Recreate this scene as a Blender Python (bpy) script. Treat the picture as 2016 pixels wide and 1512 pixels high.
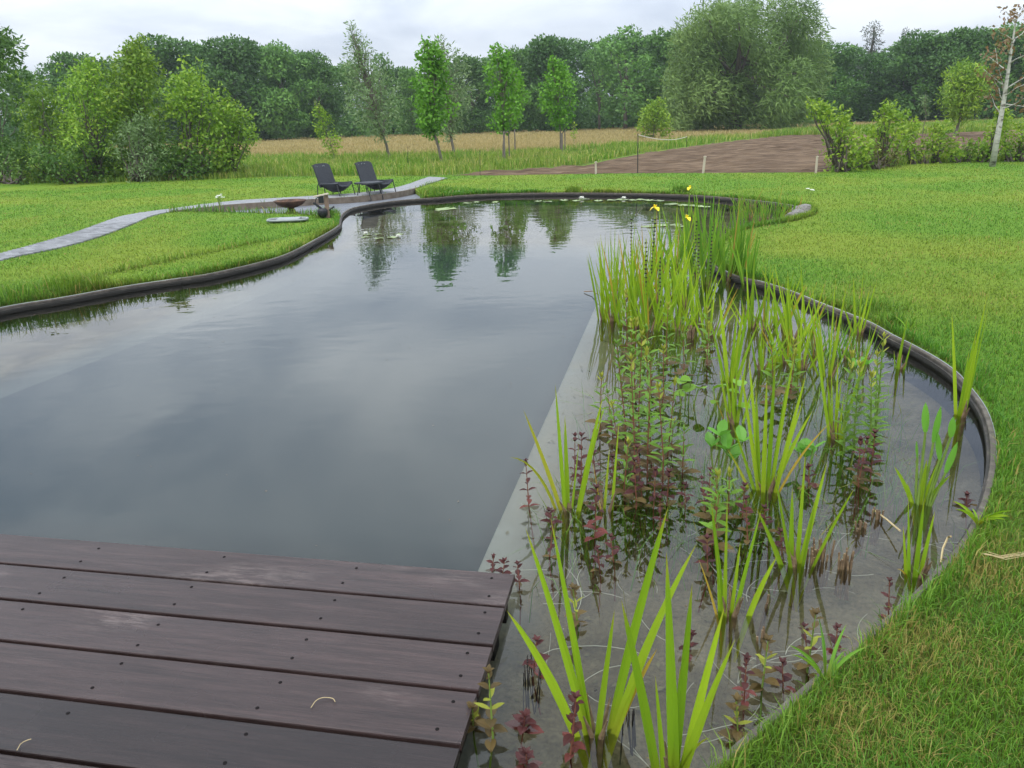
import bpy, bmesh, math, random
import numpy as np
from mathutils import Vector, Matrix, noise as mnoise

for o in list(bpy.data.objects): bpy.data.objects.remove(o)
scene = bpy.context.scene
COL = scene.collection
PI = math.pi

# ------------------------------------------------------------------ camera
F = 1514.0                      # focal length in pixels of the 2016 x 1512 photograph
CAMZ = 1.62
PITCH = math.atan((756 - 232) / F)
ROLL = math.radians(1.7)
fwd = np.array([0, math.cos(PITCH), -math.sin(PITCH)])
right = np.array([1.0, 0, 0]); up = np.cross(right, fwd)
rc = right * math.cos(ROLL) - up * math.sin(ROLL)
uc = right * math.sin(ROLL) + up * math.cos(ROLL)
CAM = np.array([0, 0, CAMZ])
cd = bpy.data.cameras.new('camera'); cam = bpy.data.objects.new('camera', cd); COL.objects.link(cam)
cd.sensor_fit = 'HORIZONTAL'; cd.sensor_width = 36.0; cd.lens = 36.0 * F / 2016.0
cd.clip_start = 0.05; cd.clip_end = 3000
cam.matrix_world = Matrix(((rc[0], uc[0], -fwd[0], 0), (rc[1], uc[1], -fwd[1], 0), (rc[2], uc[2], -fwd[2], CAMZ), (0, 0, 0, 1)))
scene.camera = cam

# ------------------------------------------------------------------ world, sun, exposure
W = bpy.data.worlds.new('World'); scene.world = W; W.use_nodes = True
SUN_EL, SUN_AZ = math.radians(58), math.radians(215)     # azimuth clockwise from +Y
def build_world():
    nt = W.node_tree; nt.nodes.clear(); N = nt.nodes.new; L = nt.links.new
    out = N('ShaderNodeOutputWorld')
    sky = N('ShaderNodeTexSky'); sky.sky_type = 'NISHITA'; sky.sun_disc = False
    sky.sun_elevation = SUN_EL; sky.sun_rotation = SUN_AZ; sky.dust_density = 4.0
    b1 = N('ShaderNodeBackground'); b1.inputs[1].default_value = 0.10; L(sky.outputs[0], b1.inputs[0])
    tc = N('ShaderNodeTexCoord'); sep = N('ShaderNodeSeparateXYZ'); L(tc.outputs['Generated'], sep.inputs[0])
    def m(op, a, b=None, c=None):
        n = N('ShaderNodeMath'); n.operation = op
        for i, v in enumerate((a, b, c)):
            if v is None: continue
            if isinstance(v, (int, float)): n.inputs[i].default_value = v
            else: L(v, n.inputs[i])
        return n.outputs[0]
    z = m('MAXIMUM', sep.outputs[2], 0.0)
    den = m('ADD', z, 0.22)
    cx = m('DIVIDE', sep.outputs[0], den); cy = m('DIVIDE', sep.outputs[1], den)
    cmb = N('ShaderNodeCombineXYZ'); L(cx, cmb.inputs[0]); L(cy, cmb.inputs[1])
    no = N('ShaderNodeTexNoise'); no.inputs['Scale'].default_value = 1.1; no.inputs['Detail'].default_value = 6
    no.inputs['Roughness'].default_value = 0.5; no.inputs['Distortion'].default_value = 0.4; L(cmb.outputs[0], no.inputs['Vector'])
    ramp = N('ShaderNodeValToRGB'); e = ramp.color_ramp.elements
    e[0].position = 0.34; e[0].color = (0.36, 0.43, 0.56, 1); e[1].position = 0.64; e[1].color = (1.0, 1.05, 1.10, 1)
    L(no.outputs[0], ramp.inputs[0])
    hz_ = N('ShaderNodeMapRange'); L(z, hz_.inputs[0]); hz_.inputs[1].default_value = 0.04; hz_.inputs[2].default_value = 0.30; hz_.inputs[3].default_value = 0.45; hz_.inputs[4].default_value = 1.0
    cm = N('ShaderNodeMix'); cm.data_type = 'RGBA'; L(hz_.outputs[0], cm.inputs[0]); cm.inputs[6].default_value = (0.68, 0.75, 0.86, 1); L(ramp.outputs[0], cm.inputs[7])
    # overcast sky: brighter towards the zenith, (1 + 2 sin h) / 3
    lum = m('MULTIPLY_ADD', m('MULTIPLY_ADD', z, -1.7, 3.7), z, 0.72)
    b2 = N('ShaderNodeBackground'); L(cm.outputs[2], b2.inputs[0]); L(lum, b2.inputs[1])
    mix = N('ShaderNodeMixShader'); mix.inputs[0].default_value = 0.90
    L(b1.outputs[0], mix.inputs[1]); L(b2.outputs[0], mix.inputs[2]); L(mix.outputs[0], out.inputs[0])
build_world()
sd = bpy.data.lights.new('sun', 'SUN'); sd.energy = 1.2; sd.angle = math.radians(16); sd.color = (1.0, 0.96, 0.9)
sun = bpy.data.objects.new('sun', sd); COL.objects.link(sun)
sun_dir = Vector((math.sin(SUN_AZ) * math.cos(SUN_EL), math.cos(SUN_AZ) * math.cos(SUN_EL), math.sin(SUN_EL)))
sun.rotation_euler = (-sun_dir).to_track_quat('-Z', 'Y').to_euler()
vs = scene.view_settings; vs.view_transform = 'Standard'; vs.look = 'None'; vs.exposure = 0.25; vs.gamma = 1.0; vs.use_curve_mapping = False
scene.cycles.use_denoising = True
scene.cycles.max_bounces = 5; scene.cycles.diffuse_bounces = 3; scene.cycles.glossy_bounces = 2; scene.cycles.transparent_max_bounces = 10; scene.cycles.adaptive_threshold = 0.02
scene.cycles.volume_bounces = 0

# ------------------------------------------------------------------ pixel -> place
def ray(x, y): return fwd * F + rc * (x - 1008) - uc * (y - 756)
def g(x, y, z=0.0):
    d = ray(x, y); t = (z - CAMZ) / d[2]; return d * t + CAM
def at(x, y, D):
    "point on the ray of pixel (x, y) whose ground distance is D"
    d = ray(x, y); return d * (D / math.hypot(d[0], d[1])) + CAM
def base_at(x, D):
    "ground point at distance D in the direction of pixel column x at the horizon"
    d = ray(x, 232 - (x - 1008) * 0.0297); s = D / math.hypot(d[0], d[1]); return np.array([d[0] * s, d[1] * s, 0.0])
def pxm(P):
    "photo pixels per metre at P"
    return F / float((np.asarray(P) - CAM) @ fwd)

# ------------------------------------------------------------------ helpers
def tag(o, label=None, cat=None, group=None, kind=None):
    if label: o['label'] = label
    if cat: o['category'] = cat
    if group: o['group'] = group
    if kind: o['kind'] = kind
    return o
def link(name, data, parent=None, mat=None):
    o = bpy.data.objects.new(name, data); COL.objects.link(o)
    if parent is not None: o.parent = parent
    if mat is not None and data is not None and not data.materials: data.materials.append(mat)
    return o
def empty(name, loc, rz=0.0, **k):
    o = bpy.data.objects.new(name, None); COL.objects.link(o); o.location = tuple(loc); o.rotation_euler = (0, 0, rz)
    o.empty_display_size = 0.1
    return tag(o, **k)
def copy_tree(o, parent=None):
    c = o.copy(); COL.objects.link(c); c.parent = parent
    for ch in list(o.children): copy_tree(ch, c)
    return c
def npmesh(name, V, faces, col=None, smooth=False):
    "faces: list of (n, k) index arrays; col: (N, 3) point colours"
    me = bpy.data.meshes.new(name)
    V = np.asarray(V, np.float32).reshape(-1, 3)
    faces = [np.asarray(f, np.int32) for f in faces if len(f)]
    idx = np.concatenate([f.ravel() for f in faces]); tot = np.concatenate([np.full(len(f), f.shape[1], np.int32) for f in faces])
    st = np.concatenate([[0], np.cumsum(tot)[:-1]]).astype(np.int32)
    me.vertices.add(len(V)); me.vertices.foreach_set('co', V.ravel())
    me.loops.add(len(idx)); me.loops.foreach_set('vertex_index', idx)
    me.polygons.add(len(tot)); me.polygons.foreach_set('loop_start', st); me.polygons.foreach_set('loop_total', tot)
    if smooth: me.polygons.foreach_set('use_smooth', np.ones(len(tot), bool))
    if col is not None:
        a = me.color_attributes.new('Col', 'FLOAT_COLOR', 'POINT')
        c4 = np.ones((len(V), 4), np.float32); c4[:, :3] = col; a.data.foreach_set('color', c4.ravel())
    me.update(calc_edges=True); me.validate()
    return me
def fix_normals(me):
    bm = bmesh.new(); bm.from_mesh(me); bmesh.ops.recalc_face_normals(bm, faces=bm.faces); bm.to_mesh(me); bm.free(); return me
class MB:
    "collects boxes, tubes, discs into one mesh"
    def __init__(s): s.v = []; s.f = []; s.c = []
    def add(s, V, Fs, c=(0.5, 0.5, 0.5)):
        n = len(s.v); s.v += [tuple(map(float, p)) for p in V]; s.f += [tuple(i + n for i in f) for f in Fs]
        s.c += [c] * len(V) if not isinstance(c, list) else c
        return s
    def box(s, c, size, M=None, bev=0.0):
        x, y, z = [q / 2 for q in size]; c = Vector(c)
        if bev <= 0:
            P = [Vector((a * x, b * y, d * z)) for a, b, d in ((-1,-1,-1),(1,-1,-1),(1,1,-1),(-1,1,-1),(-1,-1,1),(1,-1,1),(1,1,1),(-1,1,1))]
            Fs = [(0,3,2,1),(4,5,6,7),(0,1,5,4),(1,2,6,5),(2,3,7,6),(3,0,4,7)]
        else:
            P = []
            for zz, k in ((-z, 0), (z - bev, 0), (z, bev)):
                P += [Vector((a * (x - k), b * (y - k), zz)) for a, b in ((-1,-1),(1,-1),(1,1),(-1,1))]
            Fs = [(0,3,2,1),(8,9,10,11)]
            for l in (0, 4):
                for i in range(4): j = (i + 1) % 4; Fs.append((l + i, l + j, l + 4 + j, l + 4 + i))
        if M is not None: P = [M @ p for p in P]
        return s.add([p + c for p in P], Fs)
    def tube(s, pts, r, n=6, cap=True):
        pts = [Vector(p) for p in pts]; rr = r if isinstance(r, (list, tuple)) else [r] * len(pts)
        V, Fs = [], []; ref = None
        for i, p in enumerate(pts):
            t = (pts[min(i + 1, len(pts) - 1)] - pts[max(i - 1, 0)]).normalized()
            if ref is None: ref = Vector((0, 0, 1)) if abs(t.z) < 0.9 else Vector((1, 0, 0))
            a = t.cross(ref).normalized(); b = a.cross(t).normalized(); ref = b if abs(t.dot(b)) < .9 else ref
            for k in range(n):
                an = 2 * PI * k / n; V.append(p + (a * math.cos(an) + b * math.sin(an)) * rr[i])
        for i in range(len(pts) - 1):
            for k in range(n):
                k2 = (k + 1) % n; Fs.append((i * n + k, i * n + k2, (i + 1) * n + k2, (i + 1) * n + k))
        if cap: Fs.append(tuple(range(n - 1, -1, -1))); Fs.append(tuple((len(pts) - 1) * n + k for k in range(n)))
        return s.add(V, Fs)
    def lathe(s, prof, n=24, c=(0, 0, 0)):
        V, Fs = [], []
        for r, z in prof:
            for k in range(n):
                a = 2 * PI * k / n; V.append((c[0] + r * math.cos(a), c[1] + r * math.sin(a), c[2] + z))
        for i in range(len(prof) - 1):
            for k in range(n):
                k2 = (k + 1) % n; Fs.append((i * n + k, i * n + k2, (i + 1) * n + k2, (i + 1) * n + k))
        return s.add(V, Fs)
    def build(s, name, mat, parent=None, smooth=False):
        me = bpy.data.meshes.new(name); me.from_pydata(s.v, [], s.f)
        if smooth: me.polygons.foreach_set('use_smooth', [True] * len(me.polygons))
        a = me.color_attributes.new('Col', 'FLOAT_COLOR', 'POINT')
        a.data.foreach_set('color', np.hstack([np.array(s.c, np.float32), np.ones((len(s.c), 1), np.float32)]).ravel())
        me.update(); return link(name, me, parent, mat)
def in_poly(P, poly):
    x, y = P[:, 0], P[:, 1]; ins = np.zeros(len(P), bool); n = len(poly)
    for i in range(n):
        x1, y1 = poly[i][:2]; x2, y2 = poly[(i + 1) % n][:2]
        c = (y1 > y) != (y2 > y)
        with np.errstate(divide='ignore', invalid='ignore'): ins ^= c & (x < (x2 - x1) * (y - y1) / (y2 - y1) + x1)
    return ins
def smooth_line(P, step=0.25, closed=False):
    "Catmull-Rom through the points, resampled evenly"
    P = [np.asarray(p, float)[:2] for p in P]; out = []; n = len(P)
    for i in range(n if closed else n - 1):
        p1, p2 = P[i], P[(i + 1) % n]
        p0 = P[(i - 1) % n] if closed or i else 2 * p1 - p2
        p3 = P[(i + 2) % n] if closed or i + 2 < n else 2 * p2 - p1
        for t in np.arange(0, 1, 0.1):
            out.append(0.5 * (2 * p1 + (p2 - p0) * t + (2 * p0 - 5 * p1 + 4 * p2 - p3) * t * t + (3 * p1 - p0 - 3 * p2 + p3) * t ** 3))
    if not closed: out.append(P[-1])
    out = np.array(out); q = np.vstack([out, out[:1]]) if closed else out
    s = np.concatenate([[0], np.cumsum(np.linalg.norm(np.diff(q, axis=0), axis=1))]); m = max(2, int(s[-1] / step))
    u = np.linspace(0, s[-1], m + 1); u = u[:-1] if closed else u
    return np.stack([np.interp(u, s, q[:, 0]), np.interp(u, s, q[:, 1])], 1)
def sheet(name, rings, z, mat, parent=None, kind='structure'):
    "flat sheet bounded by the first ring, with the other rings as holes"
    bm = bmesh.new(); ed = []
    for r in rings:
        vs_ = [bm.verts.new((float(p[0]), float(p[1]), z)) for p in r]
        ed += [bm.edges.new((vs_[i], vs_[(i + 1) % len(vs_)])) for i in range(len(vs_))]
    bmesh.ops.triangle_fill(bm, edges=ed, use_beauty=True, use_dissolve=False, normal=(0, 0, 1))
    bmesh.ops.recalc_face_normals(bm, faces=bm.faces)
    if bm.faces and sum(f.normal.z * f.calc_area() for f in bm.faces) < 0: bmesh.ops.reverse_faces(bm, faces=bm.faces)
    me = bpy.data.meshes.new(name); bm.to_mesh(me); bm.free()
    o = link(name, me, parent, mat)
    return tag(o, kind=kind) if kind else o

# ------------------------------------------------------------------ materials
def node_mat(name):
    m = bpy.data.materials.new(name); m.use_nodes = True; nt = m.node_tree; nt.nodes.clear()
    out = nt.nodes.new('ShaderNodeOutputMaterial'); return m, nt, nt.nodes.new, nt.links.new, out
def ramp_node(N, stops):
    r = N('ShaderNodeValToRGB'); e = r.color_ramp.elements
    while len(e) < len(stops): e.new(0.5)
    for k, (p, c) in enumerate(stops): e[k].position = p; e[k].color = (*c, 1)
    return r
def noise_node(N, L, scale, detail=4, rough=0.55, vec=None, dist=0.0):
    n = N('ShaderNodeTexNoise'); n.inputs['Scale'].default_value = scale; n.inputs['Detail'].default_value = detail
    n.inputs['Roughness'].default_value = rough; n.inputs['Distortion'].default_value = dist
    if vec is not None: L(vec, n.inputs['Vector'])
    return n
def mixc(N, L, fac, a, b, mode='MIX'):
    n = N('ShaderNodeMix'); n.data_type = 'RGBA'; n.blend_type = mode
    for k, v in ((0, fac), (6, a), (7, b)):
        if isinstance(v, (int, float)): n.inputs[k].default_value = v
        elif isinstance(v, tuple): n.inputs[k].default_value = (*v, 1)
        else: L(v, n.inputs[k])
    return n.outputs[2]
def simple(name, stops, scale=6.0, rough=0.6, detail=5, bump=0.0, bscale=None, stretch=None, spec=0.4, metal=0.0, rand=0.0, coords='Object'):
    m, nt, N, L, out = node_mat(name)
    tc = N('ShaderNodeTexCoord'); v = tc.outputs[coords]
    if stretch:
        mp = N('ShaderNodeMapping'); mp.inputs['Scale'].default_value = stretch; L(v, mp.inputs[0]); v = mp.outputs[0]
    n = noise_node(N, L, scale, detail, 0.6, v); r = ramp_node(N, stops); L(n.outputs[0], r.inputs[0]); c = r.outputs[0]
    if rand:
        oi = N('ShaderNodeObjectInfo'); hs = N('ShaderNodeHueSaturation'); L(c, hs.inputs['Color'])
        mr = N('ShaderNodeMapRange'); L(oi.outputs['Random'], mr.inputs[0]); mr.inputs[3].default_value = 1 - rand; mr.inputs[4].default_value = 1 + rand
        L(mr.outputs[0], hs.inputs['Value']); c = hs.outputs[0]
    b = N('ShaderNodeBsdfPrincipled'); L(c, b.inputs['Base Color']); b.inputs['Roughness'].default_value = rough
    b.inputs['Specular IOR Level'].default_value = spec; b.inputs['Metallic'].default_value = metal
    if bump:
        n2 = noise_node(N, L, bscale or scale * 4, 5, 0.6, v); bp = N('ShaderNodeBump'); bp.inputs['Strength'].default_value = 1.0
        bp.inputs['Distance'].default_value = bump; L(n2.outputs[0], bp.inputs['Height']); L(bp.outputs[0], b.inputs['Normal'])
    L(b.outputs[0], out.inputs[0]); return m
def leafy(name, stops, patch=None, patch_scale=0.35, transl=0.35, rough=0.5, spec=0.3, tip=None, root=None, rand=0.10, special=None):
    """leaf material: colour by the random value in Col.g; Col.r runs from root (0) to tip (1); Col.b = 1 marks withered leaves.
    patch: second colour set blended by large noise over the ground."""
    m, nt, N, L, out = node_mat(name)
    at_ = N('ShaderNodeAttribute'); at_.attribute_name = 'Col'; sp = N('ShaderNodeSeparateColor'); L(at_.outputs['Color'], sp.inputs[0])
    r = ramp_node(N, stops); L(sp.outputs[1], r.inputs[0]); c = r.outputs[0]
    if patch:
        ge = N('ShaderNodeNewGeometry'); n = noise_node(N, L, patch_scale, 3, 0.55, ge.outputs['Position'], 0.6)
        pr = ramp_node(N, [(0.42, (0, 0, 0)), (0.66, (0.95, 0.95, 0.95))]); L(n.outputs[0], pr.inputs[0])
        r2 = ramp_node(N, patch); L(sp.outputs[1], r2.inputs[0]); c = mixc(N, L, pr.outputs[0], c, r2.outputs[0])
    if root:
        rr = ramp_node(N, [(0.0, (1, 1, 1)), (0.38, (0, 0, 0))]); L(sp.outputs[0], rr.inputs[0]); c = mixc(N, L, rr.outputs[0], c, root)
    if tip:
        rr = ramp_node(N, [(0.72, (0, 0, 0)), (1.0, (1, 1, 1))]); L(sp.outputs[0], rr.inputs[0]); c = mixc(N, L, rr.outputs[0], c, tip)
    if special: c = mixc(N, L, sp.outputs[2], c, special)
    if rand:
        oi = N('ShaderNodeObjectInfo'); hs = N('ShaderNodeHueSaturation'); L(c, hs.inputs['Color'])
        mr = N('ShaderNodeMapRange'); L(oi.outputs['Random'], mr.inputs[0]); mr.inputs[3].default_value = 1 - rand; mr.inputs[4].default_value = 1 + rand
        L(mr.outputs[0], hs.inputs['Value']); c = hs.outputs[0]
    b = N('ShaderNodeBsdfPrincipled'); L(c, b.inputs['Base Color']); b.inputs['Roughness'].default_value = rough; b.inputs['Specular IOR Level'].default_value = spec
    t = N('ShaderNodeBsdfTranslucent'); L(c, t.inputs[0]); mx = N('ShaderNodeMixShader'); mx.inputs[0].default_value = transl
    L(b.outputs[0], mx.inputs[1]); L(t.outputs[0], mx.inputs[2]); L(mx.outputs[0], out.inputs[0]); return m

M = {}
G1 = [(0.0, (0.0497, 0.1520, 0.0110)), (0.5, (0.0892, 0.2407, 0.0180)), (1.0, (0.1546, 0.3366, 0.0280))]
G2 = [(0.0, (0.1288, 0.2050, 0.0200)), (0.5, (0.2144, 0.3050, 0.0250)), (1.0, (0.3275, 0.3780, 0.0540))]
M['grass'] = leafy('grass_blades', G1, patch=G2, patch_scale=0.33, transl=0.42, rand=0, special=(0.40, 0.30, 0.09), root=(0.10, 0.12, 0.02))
M['tallgrass'] = leafy('tall_grass', [(0, (0.075, 0.178, 0.014)), (0.5, (0.143, 0.287, 0.022)), (1, (0.255, 0.388, 0.042))],
                       patch=[(0, (0.120, 0.202, 0.024)), (1, (0.375, 0.419, 0.072))], patch_scale=0.25, transl=0.4, rand=0, special=(0.540, 0.449, 0.156))
M['grain'] = leafy('grain_stalks', [(0, (0.2520, 0.2200, 0.0850)), (0.5, (0.3780, 0.3080, 0.1250)), (1, (0.4725, 0.3850, 0.1700))], patch=[(0, (0.2835, 0.2530, 0.0750)), (1, (0.4515, 0.3410, 0.1600))], patch_scale=0.07, transl=0.3, rand=0)
M['iris'] = leafy('iris_leaf', [(0, (0.18, 0.33, 0.014)), (1, (0.33, 0.47, 0.022))], transl=0.4, rough=0.42, spec=0.35, root=(0.40, 0.36, 0.03), rand=0.12, special=(0.44, 0.31, 0.04))
M['reed'] = leafy('reed_leaf', [(0, (0.10, 0.25, 0.022)), (1, (0.21, 0.38, 0.03))], transl=0.4, rough=0.45, root=(0.25, 0.26, 0.04), rand=0.15, special=(0.40, 0.28, 0.06))
M['loose'] = leafy('loosestrife_leaf', [(0, (0.081, 0.189, 0.018)), (0.6, (0.140, 0.262, 0.026)), (1, (0.238, 0.199, 0.031))], transl=0.35, rand=0.25)
M['loose_tip'] = leafy('loosestrife_young_leaf', [(0, (0.240, 0.348, 0.033)), (1, (0.408, 0.348, 0.055))], transl=0.35, rand=0.2)
M['mint'] = leafy('dark_red_leaf', [(0, (0.040, 0.011, 0.012)), (0.5, (0.071, 0.020, 0.018)), (1, (0.086, 0.041, 0.024))], transl=0.25, rand=0.35)
M['mint_pink'] = leafy('pinkish_leaf', [(0, (0.148, 0.021, 0.030)), (1, (0.195, 0.071, 0.045))], transl=0.3, rand=0.2)
M['mint_green'] = leafy('bronze_green_leaf', [(0, (0.10, 0.11, 0.02)), (0.5, (0.125, 0.085, 0.028)), (1, (0.09, 0.13, 0.02))], transl=0.3, rand=0.25)
M['bogbean'] = leafy('bogbean_leaf', [(0, (0.10, 0.29, 0.03)), (1, (0.18, 0.40, 0.05))], transl=0.4, rough=0.4, rand=0.15)
M['marigold'] = leafy('marigold_leaf', [(0, (0.12, 0.28, 0.02)), (1, (0.22, 0.38, 0.03))], transl=0.35, rough=0.4, rand=0.2)
M['stem_red'] = simple('reddish_stem', [(0.3, (0.16, 0.045, 0.03)), (0.7, (0.22, 0.09, 0.045))], 20, 0.6)
M['stem_green'] = simple('green_stem', [(0.3, (0.12, 0.20, 0.03)), (0.7, (0.18, 0.27, 0.04))], 20, 0.6)
M['stem_brown'] = simple('dead_stalk', [(0.3, (0.08, 0.05, 0.03)), (0.7, (0.28, 0.19, 0.10))], 30, 0.8)
M['straw'] = simple('straw', [(0.3, (0.34, 0.26, 0.13)), (0.7, (0.48, 0.38, 0.20))], 20, 0.8)
M['yellow'] = simple('yellow_petal', [(0.3, (0.80, 0.62, 0.012)), (0.7, (0.85, 0.70, 0.02))], 10, 0.5)
M['white_petal'] = simple('white_petal', [(0.3, (0.75, 0.75, 0.66)), (0.7, (0.82, 0.82, 0.76))], 10, 0.5)
M['pad'] = simple('lily_pad', [(0.3, (0.13, 0.20, 0.06)), (0.7, (0.24, 0.30, 0.11))], 8, 0.45, spec=0.3, rand=0.3)
FA = [(0, (0.040, 0.106, 0.019)), (0.5, (0.067, 0.161, 0.027)), (1, (0.114, 0.234, 0.039))]
M['forest'] = leafy('forest_leaf', FA, transl=0.3, rand=0.14)
M['forest2'] = leafy('forest_leaf_lighter', [(0, (0.069, 0.164, 0.029)), (0.5, (0.107, 0.232, 0.041)), (1, (0.171, 0.326, 0.061))], transl=0.3, rand=0.14)
M['pine'] = leafy('pine_needles', [(0, (0.040, 0.058, 0.034)), (1, (0.075, 0.095, 0.055))], transl=0.2, rand=0.1)
M['willow'] = leafy('willow_leaf', [(0, (0.098, 0.172, 0.040)), (0.5, (0.159, 0.264, 0.061)), (1, (0.244, 0.360, 0.101))], transl=0.35, rand=0.05)
M['silver'] = leafy('silver_willow_leaf', [(0, (0.122, 0.203, 0.067)), (0.5, (0.179, 0.272, 0.103)), (1, (0.287, 0.390, 0.176))], transl=0.3, rand=0.05)
M['linden'] = leafy('linden_leaf', [(0, (0.081, 0.223, 0.017)), (0.5, (0.135, 0.324, 0.024)), (1, (0.216, 0.446, 0.048))], transl=0.4, rand=0.08)
M['shrub'] = leafy('shrub_leaf', [(0, (0.101, 0.202, 0.018)), (0.5, (0.185, 0.322, 0.029)), (1, (0.343, 0.478, 0.049))], transl=0.38, rand=0.2)
M['shrub_dark'] = leafy('shrub_leaf_dark', [(0, (0.050, 0.119, 0.019)), (0.5, (0.084, 0.175, 0.026)), (1, (0.154, 0.266, 0.048))], transl=0.35, rand=0.15)
M['hedge'] = leafy('hedge_leaf', [(0, (0.108, 0.221, 0.019)), (0.5, (0.230, 0.364, 0.029)), (1, (0.378, 0.494, 0.054))], transl=0.4, rand=0.12)
M['birch_leaf'] = leafy('rusty_leaf', [(0, (0.16, 0.12, 0.05)), (0.6, (0.24, 0.135, 0.06)), (1, (0.17, 0.20, 0.055))], transl=0.35, rand=0.1)
M['bark'] = simple('bark', [(0.3, (0.055, 0.045, 0.035)), (0.7, (0.14, 0.12, 0.095))], 5, 0.9, bump=0.01, stretch=(1, 1, 0.2))
M['bark_grey'] = simple('grey_bark', [(0.3, (0.10, 0.085, 0.068)), (0.7, (0.24, 0.205, 0.165))], 9, 0.9, bump=0.005, stretch=(1, 1, 0.25))
M['bark_birch'] = simple('pale_bark', [(0.36, (0.10, 0.085, 0.07)), (0.46, (0.40, 0.385, 0.34)), (0.7, (0.52, 0.50, 0.45))], 5, 0.8, stretch=(1, 1, 2.2))

# lawn ground, seen between and beyond the blades
def lawn_mat():
    m, nt, N, L, out = node_mat('lawn'); ge = N('ShaderNodeNewGeometry'); P = ge.outputs['Position']
    n = noise_node(N, L, 0.33, 3, 0.55, P, 0.6); pr = ramp_node(N, [(0.42, (0, 0, 0)), (0.66, (0.95, 0.95, 0.95))]); L(n.outputs[0], pr.inputs[0])
    f = noise_node(N, L, 22, 6, 0.7, P)
    a = ramp_node(N, [(0.3, (0.085, 0.16, 0.016)), (0.7, (0.16, 0.31, 0.03))]); L(f.outputs[0], a.inputs[0])
    b = ramp_node(N, [(0.3, (0.13, 0.18, 0.02)), (0.7, (0.26, 0.35, 0.042))]); L(f.outputs[0], b.inputs[0])
    c = mixc(N, L, pr.outputs[0], a.outputs[0], b.outputs[0])
    # bare soil shows between the nearest blades
    ln = N('ShaderNodeVectorMath'); ln.operation = 'LENGTH'; L(P, ln.inputs[0])
    mr = N('ShaderNodeMapRange'); L(ln.outputs['Value'], mr.inputs[0]); mr.inputs[1].default_value = 2.2; mr.inputs[2].default_value = 5.0; mr.inputs[3].default_value = 0.75; mr.inputs[4].default_value = 0.0
    c = mixc(N, L, mr.outputs[0], c, (0.075, 0.065, 0.03))
    p = N('ShaderNodeBsdfPrincipled'); L(c, p.inputs['Base Color']); p.inputs['Roughness'].default_value = 0.9; p.inputs['Specular IOR Level'].default_value = 0.1
    bp = N('ShaderNodeBump'); bp.inputs['Distance'].default_value = 0.05; L(f.outputs[0], bp.inputs['Height']); L(bp.outputs[0], p.inputs['Normal'])
    L(p.outputs[0], out.inputs[0]); return m
M['lawn'] = lawn_mat()
M['soil'] = simple('soil', [(0.32, (0.0540, 0.0340, 0.0207)), (0.52, (0.1242, 0.0840, 0.0522)), (0.74, (0.2268, 0.1620, 0.1062))], 2.8, 0.95, detail=10, bump=0.07, bscale=7, stretch=(0.28, 1.6, 1), spec=0.1)
M['field'] = simple('field_ground', [(0.3, (0.24, 0.19, 0.09)), (0.7, (0.36, 0.29, 0.15))], 0.6, 0.95, spec=0.1)
M['meadow'] = simple('meadow_ground', [(0.3, (0.06, 0.11, 0.02)), (0.7, (0.13, 0.18, 0.035))], 0.8, 0.95, spec=0.1)
def kerb_mat():
    m, nt, N, L, out = node_mat('weathered_edging'); ge = N('ShaderNodeNewGeometry'); P = ge.outputs['Position']; oi = N('ShaderNodeObjectInfo')
    n = noise_node(N, L, 14, 9, 0.65, P); r = ramp_node(N, [(0.25, (0.045, 0.036, 0.028)), (0.55, (0.105, 0.088, 0.070)), (0.8, (0.21, 0.185, 0.155))]); L(n.outputs[0], r.inputs[0])
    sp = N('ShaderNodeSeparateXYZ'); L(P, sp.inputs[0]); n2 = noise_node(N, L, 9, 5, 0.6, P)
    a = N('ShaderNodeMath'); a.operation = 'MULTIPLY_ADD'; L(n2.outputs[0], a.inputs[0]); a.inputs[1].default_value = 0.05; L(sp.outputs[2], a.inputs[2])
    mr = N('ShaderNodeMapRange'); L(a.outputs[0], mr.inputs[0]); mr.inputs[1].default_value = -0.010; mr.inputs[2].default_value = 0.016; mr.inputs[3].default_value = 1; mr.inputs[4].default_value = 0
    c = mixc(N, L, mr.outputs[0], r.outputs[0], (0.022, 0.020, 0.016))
    p = N('ShaderNodeBsdfPrincipled'); L(c, p.inputs['Base Color']); p.inputs['Roughness'].default_value = 0.75
    bp = N('ShaderNodeBump'); bp.inputs['Distance'].default_value = 0.006; L(n.outputs[0], bp.inputs['Height']); L(bp.outputs[0], p.inputs['Normal']); L(p.outputs[0], out.inputs[0]); return m
M['kerb'] = kerb_mat()
M['old_kerb'] = simple('weathered_board', [(0.25, (0.060, 0.053, 0.047)), (0.6, (0.125, 0.112, 0.100)), (0.85, (0.24, 0.22, 0.20))], 14, 0.75, detail=8, bump=0.003, bscale=60, rand=0.15)
M['board'] = simple('grey_brown_board', [(0.3, (0.10, 0.078, 0.058)), (0.7, (0.19, 0.155, 0.12))], 8, 0.8, detail=7, bump=0.004, bscale=40, rand=0.15)
M['paver'] = simple('paver', [(0.3, (0.135, 0.138, 0.142)), (0.7, (0.225, 0.228, 0.232))], 20, 0.85, bump=0.002, rand=0.28)
M['pathbed'] = simple('joint_sand', [(0.3, (0.10, 0.10, 0.085)), (0.7, (0.17, 0.165, 0.14))], 20, 0.9)
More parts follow.
